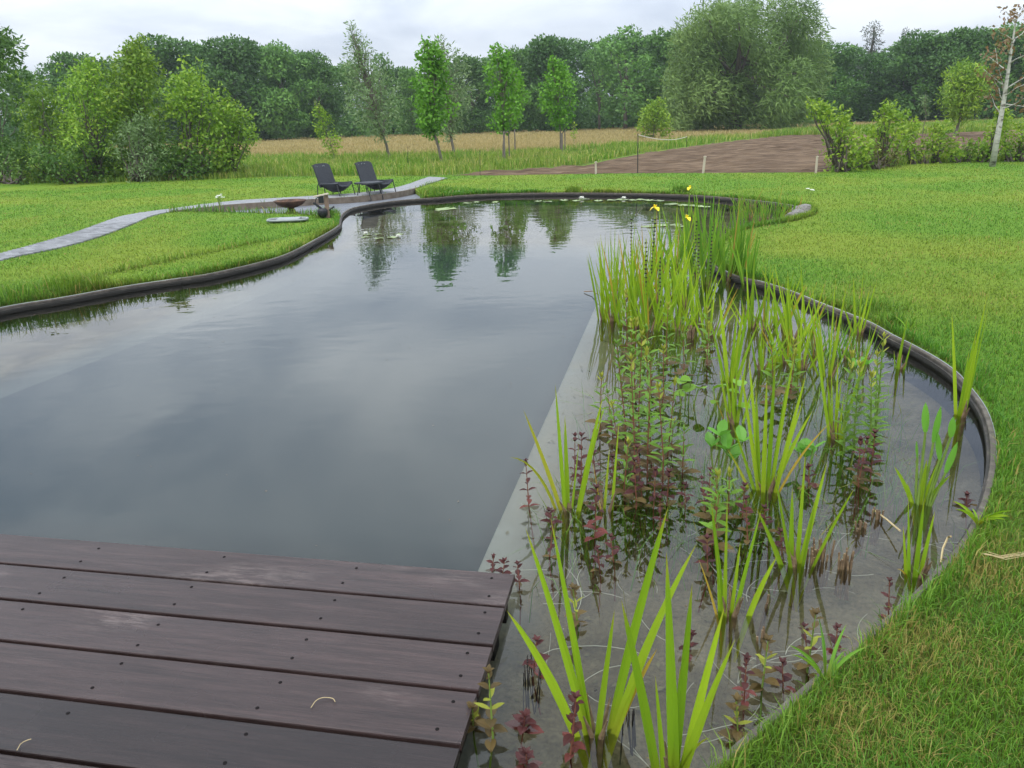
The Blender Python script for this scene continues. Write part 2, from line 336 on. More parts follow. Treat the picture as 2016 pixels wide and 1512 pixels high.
def terrace_mat():
    m, nt, N, L, out = node_mat('terrace'); ge = N('ShaderNodeNewGeometry')
    br = N('ShaderNodeTexBrick'); L(ge.outputs['Position'], br.inputs['Vector']); br.inputs['Scale'].default_value = 1.0
    br.inputs['Brick Width'].default_value = 0.2; br.inputs['Row Height'].default_value = 0.1; br.inputs['Mortar Size'].default_value = 0.006
    br.inputs['Color1'].default_value = (0.125, 0.135, 0.15, 1); br.inputs['Color2'].default_value = (0.175, 0.185, 0.205, 1); br.inputs['Mortar'].default_value = (0.07, 0.07, 0.066, 1)
    n = noise_node(N, L, 3, 5, 0.6, ge.outputs['Position']); r = ramp_node(N, [(0.3, (0.75, 0.75, 0.75)), (0.7, (1.1, 1.1, 1.1))]); L(n.outputs[0], r.inputs[0])
    c = mixc(N, L, 1.0, br.outputs[0], r.outputs[0], 'MULTIPLY')
    p = N('ShaderNodeBsdfPrincipled'); L(c, p.inputs['Base Color']); p.inputs['Roughness'].default_value = 0.7; p.inputs['Specular IOR Level'].default_value = 0.3
    L(p.outputs[0], out.inputs[0]); return m
M['terrace'] = terrace_mat()
def plank_mat():
    m, nt, N, L, out = node_mat('dark_hardwood'); tc = N('ShaderNodeTexCoord'); oi = N('ShaderNodeObjectInfo')
    ad = N('ShaderNodeVectorMath'); ad.operation = 'MULTIPLY_ADD'; L(oi.outputs['Random'], ad.inputs[0]); ad.inputs[1].default_value = (7, 13, 3); L(tc.outputs['Object'], ad.inputs[2])
    def mp(s): q = N('ShaderNodeMapping'); q.inputs['Scale'].default_value = s; L(ad.outputs[0], q.inputs[0]); return q.outputs[0]
    g1 = noise_node(N, L, 3.0, 8, 0.65, mp((0.8, 14, 14))); g2 = noise_node(N, L, 1.3, 4, 0.5, mp((1, 1.6, 1)))
    r = ramp_node(N, [(0.25, (0.015, 0.0098, 0.0092)), (0.5, (0.027, 0.0172, 0.0158)), (0.8, (0.048, 0.0305, 0.028))]); L(g1.outputs[0], r.inputs[0])
    g3 = noise_node(N, L, 26.0, 6, 0.75, mp((0.35, 12, 12))); r3 = ramp_node(N, [(0.3, (0.55, 0.55, 0.55)), (0.7, (1.45, 1.42, 1.40))]); L(g3.outputs[0], r3.inputs[0])
    fine = mixc(N, L, 1.0, r.outputs[0], r3.outputs[0], 'MULTIPLY')
    # worn pale scuffs
    w = noise_node(N, L, 1.1, 3, 0.5, mp((0.9, 2.0, 1))); w2 = noise_node(N, L, 9, 6, 0.8, mp((1, 7, 1)))
    wm = N('ShaderNodeMath'); wm.operation = 'MULTIPLY'; wr = ramp_node(N, [(0.56, (0, 0, 0)), (0.72, (1, 1, 1))]); L(w.outputs[0], wr.inputs[0])
    wr2 = ramp_node(N, [(0.45, (0, 0, 0)), (0.7, (1, 1, 1))]); L(w2.outputs[0], wr2.inputs[0]); L(wr.outputs[0], wm.inputs[0]); L(wr2.outputs[0], wm.inputs[1])
    c = mixc(N, L, wm.outputs[0], fine, (0.17, 0.135, 0.12))
    hs = N('ShaderNodeHueSaturation'); L(c, hs.inputs['Color']); mr = N('ShaderNodeMapRange'); L(oi.outputs['Random'], mr.inputs[0]); mr.inputs[3].default_value = 0.6; mr.inputs[4].default_value = 1.5; L(mr.outputs[0], hs.inputs['Value'])
    p = N('ShaderNodeBsdfPrincipled'); L(hs.outputs[0], p.inputs['Base Color']); p.inputs['Specular IOR Level'].default_value = 0.32
    rr = N('ShaderNodeMapRange'); L(g2.outputs[0], rr.inputs[0]); rr.inputs[1].default_value = 0.3; rr.inputs[2].default_value = 0.7; rr.inputs[3].default_value = 0.18; rr.inputs[4].default_value = 0.42; L(rr.outputs[0], p.inputs['Roughness'])
    bp = N('ShaderNodeBump'); bp.inputs['Distance'].default_value = 0.0012; L(g3.outputs[0], bp.inputs['Height']); L(bp.outputs[0], p.inputs['Normal'])
    L(p.outputs[0], out.inputs[0]); return m
M['plank'] = plank_mat()
M['screw'] = simple('dark_screw', [(0.3, (0.008, 0.007, 0.007)), (0.7, (0.016, 0.014, 0.014))], 30, 0.9, spec=0.05)
M['joist'] = simple('dark_joist', [(0.3, (0.02, 0.017, 0.015)), (0.7, (0.045, 0.038, 0.034))], 8, 0.9)
M['rattan'] = simple('black_woven_plastic', [(0.3, (0.012, 0.014, 0.018)), (0.7, (0.028, 0.032, 0.040))], 40, 0.5, bump=0.004, bscale=60)
M['metal'] = simple('black_steel', [(0.3, (0.012, 0.013, 0.015)), (0.7, (0.025, 0.026, 0.03))], 10, 0.4)
M['rust'] = simple('rusty_iron', [(0.3, (0.035, 0.02, 0.014)), (0.55, (0.085, 0.045, 0.026)), (0.8, (0.20, 0.10, 0.05))], 9, 0.85, detail=8, bump=0.004)
M['post'] = simple('weathered_post', [(0.3, (0.13, 0.085, 0.06)), (0.7, (0.26, 0.185, 0.135))], 12, 0.85, stretch=(3, 3, 0.4), bump=0.004)
M['pale_wood'] = simple('pale_wood', [(0.3, (0.36, 0.30, 0.23)), (0.7, (0.52, 0.45, 0.36))], 12, 0.8, stretch=(3, 3, 0.4))
M['stakewood'] = simple('stake_wood', [(0.3, (0.10, 0.085, 0.07)), (0.7, (0.20, 0.175, 0.145))], 12, 0.85, stretch=(3, 3, 0.4))
M['plastic'] = simple('pale_plastic', [(0.3, (0.20, 0.225, 0.225)), (0.7, (0.28, 0.30, 0.30))], 5, 0.4)
M['rope'] = simple('white_rope', [(0.3, (0.50, 0.48, 0.38)), (0.7, (0.64, 0.62, 0.5))], 30, 0.8)
M['stone'] = simple('stone', [(0.3, (0.16, 0.15, 0.135)), (0.7, (0.34, 0.32, 0.29))], 6, 0.8, bump=0.02)
M['strand'] = simple('pale_strand', [(0.3, (0.36, 0.36, 0.28)), (0.7, (0.52, 0.50, 0.40))], 12, 0.7)
M['debris'] = simple('sunken_leaf', [(0.3, (0.05, 0.045, 0.022)), (0.7, (0.14, 0.12, 0.05))], 12, 0.8)
def bed_mat(lines):
    m, nt, N, L, out = node_mat('pond_bed'); ge = N('ShaderNodeNewGeometry'); P = ge.outputs['Position']
    n = noise_node(N, L, 1.7, 7, 0.68, P, 0.6); f = noise_node(N, L, 55, 5, 0.75, P)
    r = ramp_node(N, [(0.34, (0.045, 0.034, 0.016)), (0.5, (0.105, 0.084, 0.048)), (0.68, (0.19, 0.16, 0.105))]); L(n.outputs[0], r.inputs[0])
    r2 = ramp_node(N, [(0.3, (0.5, 0.5, 0.5)), (0.7, (1.35, 1.35, 1.35))]); L(f.outputs[0], r2.inputs[0])
    c = mixc(N, L, 1.0, r.outputs[0], r2.outputs[0], 'MULTIPLY')
    for nv_, off_, wd_ in lines:      # pale silt lies along the rim of the swimming zone
        dt = N('ShaderNodeVectorMath'); dt.operation = 'DOT_PRODUCT'; L(P, dt.inputs[0]); dt.inputs[1].default_value = (nv_[0], nv_[1], 0)
        ma = N('ShaderNodeMath'); ma.operation = 'MULTIPLY_ADD'; L(n.outputs[0], ma.inputs[0]); ma.inputs[1].default_value = 0.7; L(dt.outputs['Value'], ma.inputs[2])
        mr = N('ShaderNodeMapRange'); L(ma.outputs[0], mr.inputs[0]); mr.inputs[1].default_value = off_ + 0.25; mr.inputs[2].default_value = off_ + 0.35 + wd_; mr.inputs[3].default_value = 0.8; mr.inputs[4].default_value = 0.0
        gt = N('ShaderNodeMath'); gt.operation = 'GREATER_THAN'; L(dt.outputs['Value'], gt.inputs[0]); gt.inputs[1].default_value = off_ - 0.6
        mu = N('ShaderNodeMath'); mu.operation = 'MULTIPLY'; L(gt.outputs[0], mu.inputs[0]); L(mr.outputs[0], mu.inputs[1])
        sy = N('ShaderNodeSeparateXYZ'); L(P, sy.inputs[0]); my = N('ShaderNodeMapRange'); L(sy.outputs[1], my.inputs[0]); my.inputs[1].default_value = 8.0; my.inputs[2].default_value = 10.5; my.inputs[3].default_value = 1; my.inputs[4].default_value = 0
        m2 = N('ShaderNodeMath'); m2.operation = 'MULTIPLY'; L(mu.outputs[0], m2.inputs[0]); L(my.outputs[0], m2.inputs[1])
        c = mixc(N, L, m2.outputs[0], c, (0.29, 0.295, 0.265))
    p = N('ShaderNodeBsdfPrincipled'); L(c, p.inputs['Base Color']); p.inputs['Roughness'].default_value = 0.9; p.inputs['Specular IOR Level'].default_value = 0.0
    L(p.outputs[0], out.inputs[0]); return m
M['shelf'] = simple('pool_ledge', [(0.3, (0.20, 0.20, 0.18)), (0.7, (0.32, 0.32, 0.30))], 5.0, 0.9, spec=0.0)
M['deep'] = simple('pool_liner', [(0.3, (0.036, 0.055, 0.060)), (0.7, (0.048, 0.071, 0.076))], 0.7, 0.9, spec=0.0)
def water_mat():
    m, nt, N, L, out = node_mat('water'); ge = N('ShaderNodeNewGeometry'); P = ge.outputs['Position']
    mp = N('ShaderNodeMapping'); mp.inputs['Scale'].default_value = (1.0, 1.5, 1.0); mp.inputs['Rotation'].default_value = (0, 0, 0.2); L(P, mp.inputs[0])
    n1 = noise_node(N, L, 3.6, 1.2, 0.45, mp.outputs[0], 0.2); n2 = noise_node(N, L, 0.45, 2, 0.5, P)
    # the breeze ruffles the surface in patches
    mr = N('ShaderNodeMapRange'); L(n2.outputs[0], mr.inputs[0]); mr.inputs[1].default_value = 0.35; mr.inputs[2].default_value = 0.65; mr.inputs[3].default_value = 0.0003; mr.inputs[4].default_value = 0.0026
    bp = N('ShaderNodeBump'); bp.inputs['Strength'].default_value = 1.0; L(mr.outputs[0], bp.inputs['Distance']); L(n1.outputs[0], bp.inputs['Height'])
    fr = N('ShaderNodeFresnel'); fr.inputs['IOR'].default_value = 1.37; L(bp.outputs[0], fr.inputs['Normal'])
    t = N('ShaderNodeBsdfTransparent'); t.inputs[0].default_value = (0.84, 0.88, 0.85, 1)
    gl = N('ShaderNodeBsdfGlossy'); gl.inputs['Roughness'].default_value = 0.0; gl.inputs[0].default_value = (1, 1, 1, 1); L(bp.outputs[0], gl.inputs['Normal'])
    mx = N('ShaderNodeMixShader'); L(fr.outputs[0], mx.inputs[0]); L(t.outputs[0], mx.inputs[1]); L(gl.outputs[0], mx.inputs[2]); L(mx.outputs[0], out.inputs[0]); return m
M['water'] = water_mat()

# ------------------------------------------------------------------ the pond: outlines
WZ = -0.07; BEDZ = -0.27; KZ = 0.0
left_px = [(-900, 800), (-500, 722), (-200, 655), (0, 606), (120, 586), (243, 564), (330, 551), (417, 538), (521, 514), (573, 497), (625, 470), (660, 450), (670, 441), (671, 431), (677, 419), (698, 408), (757, 397.5), (810, 392), (860, 389),
           (920, 384), (1000, 381), (1100, 379.5), (1200, 380), (1300, 382), (1380, 385), (1440, 390), (1510, 397), (1560, 404), (1588, 411), (1594, 418), (1575, 428), (1538, 437), (1465, 449), (1425, 466), (1395, 492), (1396, 514), (1436, 538), (1504, 556), (1553, 572), (1615, 597), (1704, 632),
           (1749, 657), (1789, 677), (1838, 704), (1876, 731), (1900, 758), (1923, 787), (1938, 815), (1948, 852), (1950, 900), (1942, 950), (1928, 995), (1898, 1054), (1845, 1118), (1784, 1180), (1707, 1245), (1643, 1297), (1582, 1349), (1501, 1418), (1424, 1483), (1330, 1565), (1190, 1700)]
ring_w = [g(x, y, KZ)[:2] for x, y in left_px]
n_front = len(ring_w)
ring_w += [np.array([-0.15, 0.9]), np.array([-2.0, 1.1]), np.array([-5.0, 1.8]), np.array([-8.0, 3.6])]
pond = smooth_line(ring_w, 0.12, closed=True)
def offset(ring, d):
    n = len(ring); t = np.roll(ring, -1, 0) - np.roll(ring, 1, 0); t /= np.linalg.norm(t, axis=1)[:, None] + 1e-9
    return ring + np.stack([-t[:, 1], t[:, 0]], 1) * d
area = 0.5 * np.sum(pond[:, 0] * np.roll(pond[:, 1], -1) - np.roll(pond[:, 0], -1) * pond[:, 1])
SGN = -1.0 if area > 0 else 1.0                     # so that offset(+) grows the ring
pond_out = offset(pond, SGN * 0.026)

# terrace (sunk a step below the path), path
TZ = -0.10
board_px = [(350, 414), (400, 408.5), (451, 403), (540, 397), (625, 391.5), (700, 387), (760, 381), (800, 374.5), (815, 370.5)]
board = smooth_line([g(x, y, 0.03)[:2] for x, y in board_px], 0.15)
isl_px = [(672, 427), (640, 424), (600, 422), (560, 420.5), (500, 418.5), (440, 417), (390, 416), (352, 415.5)]
isl = smooth_line([g(x, y, 0.0)[:2] for x, y in isl_px], 0.3)
def nearest(ring, p): return int(np.argmin(np.linalg.norm(ring - np.asarray(p), axis=1)))
iA = nearest(pond_out, g(672, 427, 0)[:2]); iB = nearest(pond_out, g(832, 390, KZ)[:2])
seq = np.arange(len(pond_out))
between = np.arange(iA, iB + 1) if iA < iB else np.arange(iA, iB - 1, -1)
t_end = [g(815, 372, 0)[:2], g(828, 380, 0)[:2]]
terr = np.vstack([isl, board, np.array(t_end), pond_out[between][::-1]])
keep = np.array([i for i in seq if i not in set(between[1:-1])])
# order of the combined hole: pond ring with the terrace detour
start = between[-1]; order = []
k = start; stepdir = 1 if iA < iB else -1
while True:
    order.append(k)
    if k == iA: break
    k = (k + stepdir) % len(pond_out)
hole = np.vstack([pond_out[order], isl, board, np.array(t_end)])

# ------------------------------------------------------------------ the ground
BIG = 900
ground = sheet('lawn_ground', [[(-BIG, -60), (BIG, -60), (BIG, BIG), (-BIG, BIG)], hole], 0.0, M['lawn'])
sheet('terrace_paving', [terr], TZ, M['terrace'])
# lawn side faces towards the terrace (soil bank of the island)
mb = MB()
for a, b in zip(isl[:-1], isl[1:]):
    mb.add([(*a, TZ - .05), (*b, TZ - .05), (*b, 0.0), (*a, 0.0)], [(0, 1, 2, 3)])
ends = [board[-1]] + t_end + [pond_out[between[-1]]]
for a, b in zip(ends[:-1], ends[1:]): mb.add([(*a, TZ - .05), (*b, TZ - .05), (*b, 0.0), (*a, 0.0)], [(0, 1, 2, 3)])
tag(mb.build('lawn_bank', M['lawn']), kind='structure')

# pond bed, ledge, deep pool
shelf_r = [g(945, 1115, BEDZ)[:2], g(1175, 598, BEDZ)[:2]]
shelf_l = [g(0, 785, BEDZ)[:2], g(700, 509, BEDZ)[:2]]
def ext(p, q, t): return p + (q - p) * t
near_l = ext(shelf_l[0], shelf_l[1], -0.32); pool = np.array([ext(shelf_r[0], shelf_r[1], -0.02), ext(shelf_r[0], shelf_r[1], 1.55), ext(shelf_l[0], shelf_l[1], 1.05), near_l])
nr = np.array([-(shelf_r[1] - shelf_r[0])[1], (shelf_r[1] - shelf_r[0])[0]]); nr /= np.linalg.norm(nr); nr = nr if nr[0] > 0 else -nr
nl = np.array([-(shelf_l[1] - shelf_l[0])[1], (shelf_l[1] - shelf_l[0])[0]]); nl /= np.linalg.norm(nl); nl = nl if nl[0] < 0 else -nl
M['bed'] = bed_mat([(nr, float(nr @ shelf_r[0]), 0.35), (nl, float(nl @ shelf_l[0]), 0.3)])
sheet('pond_bed', [offset(pond, SGN * 0.04), pool], BEDZ, M['bed'])
pc = pool.mean(0); lip = np.array([p + (p - pc) / np.linalg.norm(p - pc) * 0.0 for p in pool])
def ring_strip(name, inner, outer, z, mat):
    V = [(*p, z) for p in inner] + [(*p, z) for p in outer]; n = len(inner)
    return tag(link(name, npmesh(name, V, [[(i, (i + 1) % n, n + (i + 1) % n, n + i) for i in range(n)]]), None, mat), kind='structure')
def poly_offset(P, d):
    P = np.asarray(P); n = len(P); out = []
    for i in range(n):
        a, b, c = P[i - 1], P[i], P[(i + 1) % n]; e1 = (b - a) / np.linalg.norm(b - a); e2 = (c - b) / np.linalg.norm(c - b)
        n1 = np.array([-e1[1], e1[0]]); n2 = np.array([-e2[1], e2[0]]); bis = n1 + n2; bis /= np.linalg.norm(bis)
        out.append(b + bis * d / max(0.35, bis @ n1))
    return np.array(out)
psgn = 1.0 if 0.5 * np.sum(pool[:, 0] * np.roll(pool[:, 1], -1) - np.roll(pool[:, 0], -1) * pool[:, 1]) < 0 else -1.0
V = [(*p, BEDZ) for p in pool] + [(*p, -1.5) for p in pool]; n = len(pool)
tag(link('pool_wall', npmesh('pool_wall', V, [[(i, (i + 1) % n, n + (i + 1) % n, n + i) for i in range(n)]]), None, M['deep']), kind='structure')
sheet('pool_floor', [poly_offset(pool, psgn * 0.05)], -1.5, M['deep'])
ins_ = poly_offset(pool, -psgn * 0.004); nv = len(ins_); V = [(*q, -1.49) for q in ins_] + [(*q, WZ - 0.01) for q in ins_]
mk, nt_, N_, L_, out_ = node_mat('murky_pool_water'); pv = N_('ShaderNodeVolumePrincipled'); pv.inputs['Density'].default_value = 2.2; pv.inputs['Color'].default_value = (0.22, 0.28, 0.285, 1); L_(pv.outputs[0], out_.inputs['Volume'])
tag(link('murky_water', fix_normals(npmesh('murky_water', V, [[(i, (i + 1) % nv, nv + (i + 1) % nv, nv + i) for i in range(nv)], [tuple(range(nv - 1, -1, -1)), tuple(range(nv, 2 * nv))]])), None, mk), label='cloudy blue-grey water filling the deep swimming zone', cat='water', kind='stuff')
sheet('pond_water', [offset(pond, SGN * 0.02)], WZ, M['water'])

# edging boards: lengths of about 2.4 m
kerb = empty('pond_edging', (0, 0, 0), label='dark weathered board edging that curves all round the pond', cat='edging')
kin, kout = pond, pond_out; seglen = 20; n = len(pond); i0 = 0
rk = random.Random(4)
while i0 < n:
    ids = [(j % n) for j in range(i0, min(i0 + seglen, n) + (1 if i0 + seglen < n or True else 0))]
    mb = MB(); V = []; m_ = len(ids); dz = rk.uniform(-0.004, 0.004)
    for q, j in enumerate(ids):
        a, b = kin[j], kout[j]
        if q == len(ids) - 1: a0, b0 = kin[ids[-2]], kout[ids[-2]]; a, b = a0 + (a - a0) * 0.965, b0 + (b - b0) * 0.965
        c = a + (b - a) * 0.12; d = a + (b - a) * 0.9
        V += [(*a, BEDZ - .1), (*a, KZ - 0.005 + dz), (*c, KZ + dz), (*d, KZ + dz), (*b, KZ - .004 + dz), (*b, -0.1)]
    Fs = []
    for q in range(m_ - 1):
        for w in range(5): Fs.append((q * 6 + w, q * 6 + w + 1, (q + 1) * 6 + w + 1, (q + 1) * 6 + w))
    Fs += [(5, 4, 3, 2, 1, 0), tuple((m_ - 1) * 6 + w for w in range(6))]
    mb.add(V, Fs).build('edging_board', M['kerb'], kerb)
    # a thin batten runs along the face just above the water, with screw heads
    i0 += seglen
mb = MB(); bat = offset(pond, -SGN * 0.012)
V = []; Fs = []
for j in range(len(bat)):
    V += [(*pond[j], -0.028), (*bat[j], -0.030), (*bat[j], -0.052), (*pond[j], -0.054)]
for j in range(len(bat)):
    j2 = (j + 1) % len(bat)
    for w in range(3): Fs.append((j * 4 + w, j * 4 + w + 1, j2 * 4 + w + 1, j2 * 4 + w))
mb.add(V, Fs).build('batten', M['kerb'], kerb)

# path with pavers
up_px = [(-700, 660), (-300, 572), (0, 499), (132, 462), (194, 441), (250, 423), (340, 410), (451, 396), (555, 389), (625, 385), (700, 380), (770, 371), (805, 362), (822, 356), (845, 348)]
lo_px = [(-700, 690), (-300, 588), (0, 511), (115, 487), (194, 465), (257, 441), (298, 424), (351, 413.5), (451, 402.5), (540, 396.5), (625, 391), (700, 386.5), (760, 380.5), (800, 374), (816, 370), (840, 362), (880, 350)]
pu = smooth_line([g(x, y, 0.02)[:2] for x, y in up_px], 0.2); pl = smooth_line([g(x, y, 0.02)[:2] for x, y in lo_px], 0.2)
path_poly = np.vstack([pu, pl[::-1]])
path = sheet('garden_path', [path_poly], 0.004, M['pathbed'])
def arc(P): return np.concatenate([[0], np.cumsum(np.linalg.norm(np.diff(P, axis=0), axis=1))])
su, sl = arc(pu), arc(pl)
cells = []; NR = int(su[-1] / 0.104); rp = random.Random(8)
for i in range(NR):
    u0, u1 = i / NR, (i + 1) / NR
    E = lambda P, S, u: np.array([np.interp(u * S[-1], S, P[:, 0]), np.interp(u * S[-1], S, P[:, 1])])
    A0, A1, B0, B1 = E(pu, su, u0), E(pu, su, u1), E(pl, sl, u0), E(pl, sl, u1)
    wid = np.linalg.norm((A0 + A1 - B0 - B1) / 2); k = max(2, int(round(wid / 0.205))); off = 0.5 if i % 2 else 0.0
    edges = [0.0] + [(q + off) / k for q in range(0 if off else 1, k)] + [1.0]
    for a, b in zip(edges[:-1], edges[1:]):
        c0 = A0 + (B0 - A0) * a; c1 = A1 + (B1 - A1) * a; d0 = A0 + (B0 - A0) * b; d1 = A1 + (B1 - A1) * b
        ctr = (c0 + c1 + d0 + d1) / 4; ax = (d0 + d1 - c0 - c1) / 2
        cells.append((ctr, ax, np.linalg.norm((c1 + d1 - c0 - d0) / 2)))
pm = MB().box((0, 0, 0), (1, 1, 1), bev=0.05); pav_mesh = bpy.data.meshes.new('paver'); pav_mesh.from_pydata(pm.v, [], pm.f); pav_mesh.materials.append(M['paver'])
vis = [c for c in cells if -8.6 < c[0][0]]
vis.sort(key=lambda c: np.linalg.norm(c[0])); near_c, far_c = vis[:300], vis[300:] + [c for c in cells if c[0][0] <= -8.6]
for ctr, ax, ln in near_c:
    o = link('paver', pav_mesh, path); L_ = np.linalg.norm(ax)
    o.location = (ctr[0], ctr[1], -0.008 + rp.uniform(-.002, .003)); o.rotation_euler = (rp.uniform(-.01, .01), rp.uniform(-.01, .01), math.atan2(ax[1], ax[0])); o.scale = (L_ - 0.008, max(0.03, ln - 0.008), 0.06)
mb = MB()
for ctr, ax, ln in far_c:
    an = math.atan2(ax[1], ax[0]); mb.box((ctr[0], ctr[1], -0.008 + rp.uniform(-.002, .003)), (np.linalg.norm(ax) - 0.008, max(0.03, ln - 0.008), 0.06), Matrix.Rotation(an, 3, 'Z'), bev=0.004)
tag(mb.build('paver', M['paver'], path), kind='stuff')

# retaining boards between path and terrace
rb = empty('retaining_board', (0, 0, 0), label='low grey-brown timber step edging behind the fire bowl and chairs', cat='edging')
for i in range(0, len(board) - 1, 14):
    ids = list(range(i, min(i + 15, len(board)))); V = []; Fs = []
    for q, j in enumerate(ids):
        t = board[min(j + 1, len(board) - 1)] - board[max(j - 1, 0)]; t /= np.linalg.norm(t); nn = np.array([t[1], -t[0]]) * 0.04; p = board[j] + (t * -0.008 if q == len(ids) - 1 else 0)
        V += [(*(p + nn), TZ - .05), (*(p + nn), 0.035), (*p, 0.037), (*p, -0.1)]
    for q in range(len(ids) - 1):
        for w in range(3): Fs.append((q * 4 + w, q * 4 + w + 1, (q + 1) * 4 + w + 1, (q + 1) * 4 + w))
    Fs += [(3, 2, 1, 0), tuple((len(ids) - 1) * 4 + w for w in range(4))]
    MB().add(V, Fs).build('board', M['board'], rb)

# ------------------------------------------------------------------ soil strip, meadow verge, grain field
soil_px = [(882, 346), (930, 341), (1000, 336), (1080, 331), (1150, 326), (1190, 316), (1260, 303), (1330, 293), (1420, 281), (1480, 274), (1540, 268), (1620, 266), (1700, 267), (1800, 265), (1900, 261), (2016, 257), (2300, 250), (2300, 306), (2016, 313), (1850, 317), (1760, 324), (1660, 336), (1600, 340), (1400, 341), (1256, 341.5), (1100, 343.5), (980, 346)]
soil_poly = np.array([g(x, y)[:2] for x, y in soil_px])
def soil_mesh():
    x0, y0 = soil_poly.min(0); x1, y1 = soil_poly.max(0); nx, ny = 330, 240
    X, Y = np.meshgrid(np.linspace(x0, x1, nx), np.linspace(y0, y1, ny)); P = np.stack([X.ravel(), Y.ravel()], 1)
    z = np.empty(len(P))
    for i, (a, b) in enumerate(P):
        z[i] = mnoise.noise((a * 0.9, b * 2.6, 3.1)) * 0.05 + mnoise.noise((a * 3.1, b * 4.7, 1.7)) * 0.035 + math.sin((b + 0.35 * a + mnoise.noise((a * .3, b * .3, 0)) * 1.2) * 7.5) * 0.016
    ins = in_poly(P, soil_poly)
    core = np.ones(len(P), bool)
    for dx, dy in ((.45, 0), (-.45, 0), (0, .45), (0, -.45)): core &= in_poly(P + np.array([dx, dy]), soil_poly)
    z = np.where(core, np.maximum(0.045 + z, 0.006), 0.006)
    I = np.arange(nx * ny).reshape(ny, nx); q = np.stack([I[:-1, :-1].ravel(), I[:-1, 1:].ravel(), I[1:, 1:].ravel(), I[1:, :-1].ravel()], 1)
    q = q[ins[q].all(1)]; used = np.unique(q); mp = -np.ones(nx * ny, int); mp[used] = np.arange(len(used))
    return npmesh('bare_soil', np.column_stack([P, z])[used], [mp[q]], smooth=True)
tag(link('bare_soil', soil_mesh(), None, M['soil']), kind='structure')
verge_px = [(430, 352), (520, 348), (640, 347), (760, 346), (835, 347), (880, 345), (1000, 335), (1080, 330), (1150, 325), (1190, 315), (1260, 302), (1330, 292), (1420, 280), (1480, 273), (1500, 269), (1420, 271), (1330, 280), (1250, 288), (1100, 299), (900, 306), (700, 309), (430, 312)]
verge_poly = np.array([g(x, y)[:2] for x, y in verge_px])
sheet('meadow_verge', [verge_poly], 0.004, M['meadow'])
field_px = [(300, 312), (700, 308), (900, 305), (1100, 298), (1250, 287), (1330, 279), (1420, 270), (1540, 262), (1620, 257), (1800, 250), (2016, 242), (2300, 234)]
fp = [g(x, y)[:2] for x, y in field_px]
field_poly = np.array(fp + [base_at(2300, 105)[:2], base_at(1500, 100)[:2], base_at(900, 96)[:2], base_at(200, 96)[:2]])
sheet('grain_field', [field_poly], 0.008, M['field'])

# ------------------------------------------------------------------ grass
def blades(P, Lh, Wd, az, lean, rng, col_b=None, col_g=None, segs=2):
    "ribbons that bend over; returns V, faces, colours"
    n = len(P); d = np.stack([np.cos(az), np.sin(az), np.zeros(n)], 1); s = np.stack([-np.sin(az), np.cos(az), np.zeros(n)], 1)
    tw = rng.uniform(0, PI, n); s = np.cos(tw)[:, None] * s + np.sin(tw)[:, None] * d * 0.7
    up_ = np.array([0, 0, 1.0]); m = P + up_ * (Lh * 0.58)[:, None] + d * (lean * Lh * 0.30)[:, None]
    tip = P + up_ * (Lh * (1 - 0.38 * lean))[:, None] + d * (lean * Lh * 0.95)[:, None]
    w = Wd[:, None] / 2
    V = np.stack([P - s * w, P + s * w, m - s * w * 0.85, m + s * w * 0.85, tip], 1).reshape(-1, 3)
    b = np.arange(n)[:, None] * 5
    q = np.hstack([b, b + 1, b + 3, b + 2]); t = np.hstack([b + 2, b + 3, b + 4])
    gg = rng.random(n) if col_g is None else col_g; bb = np.zeros(n) if col_b is None else col_b
    C = np.stack([np.tile([0, 0, .55, .55, 1.0], n), np.repeat(gg, 5), np.repeat(bb, 5)], 1)
    return V, [q, t], C
rng = np.random.default_rng(11)
deck_dir = np.array([0.982, -0.19]); deck_dir /= np.linalg.norm(deck_dir)
deck_c = g(1014, 1130, 0.0)[:2]
deck_in = np.array([-deck_dir[1], deck_dir[0]]) * -1.0         # from the front edge towards the camera
deck_poly = np.array([deck_c, deck_c - deck_dir * 5.2, deck_c - deck_dir * 5.2 + deck_in * 2.3, deck_c + deck_in * 2.3])
def polar(n, r0, r1, az=0.84):
    r = np.exp(rng.uniform(math.log(r0), math.log(r1), n)); a = rng.uniform(-az, az, n)
    return np.stack([np.sin(a) * r, np.cos(a) * r], 1), r
P, r = polar(560000, 1.35, 27.5)
rs_ = np.exp(rng.uniform(math.log(1.2), math.log(9.0), 80000)); as_ = rng.uniform(0.84, 1.45, 80000) * np.where(rng.random(80000) < .75, 1, -1)
P = np.vstack([P, np.stack([np.sin(as_) * rs_, np.cos(as_) * rs_], 1)]); r = np.concatenate([r, rs_])
dens = np.minimum(1.0, (r / 2.2) ** 2 * 0.9 + 0.25); kp = rng.random(len(P)) < dens; P, r = P[kp], r[kp]
ok = ~in_poly(P, hole) & ~in_poly(P, path_poly) & ~in_poly(P, soil_poly) & ~in_poly(P, verge_poly) & ~in_poly(P, deck_poly)
P, r = P[ok], r[ok]; n = len(P)
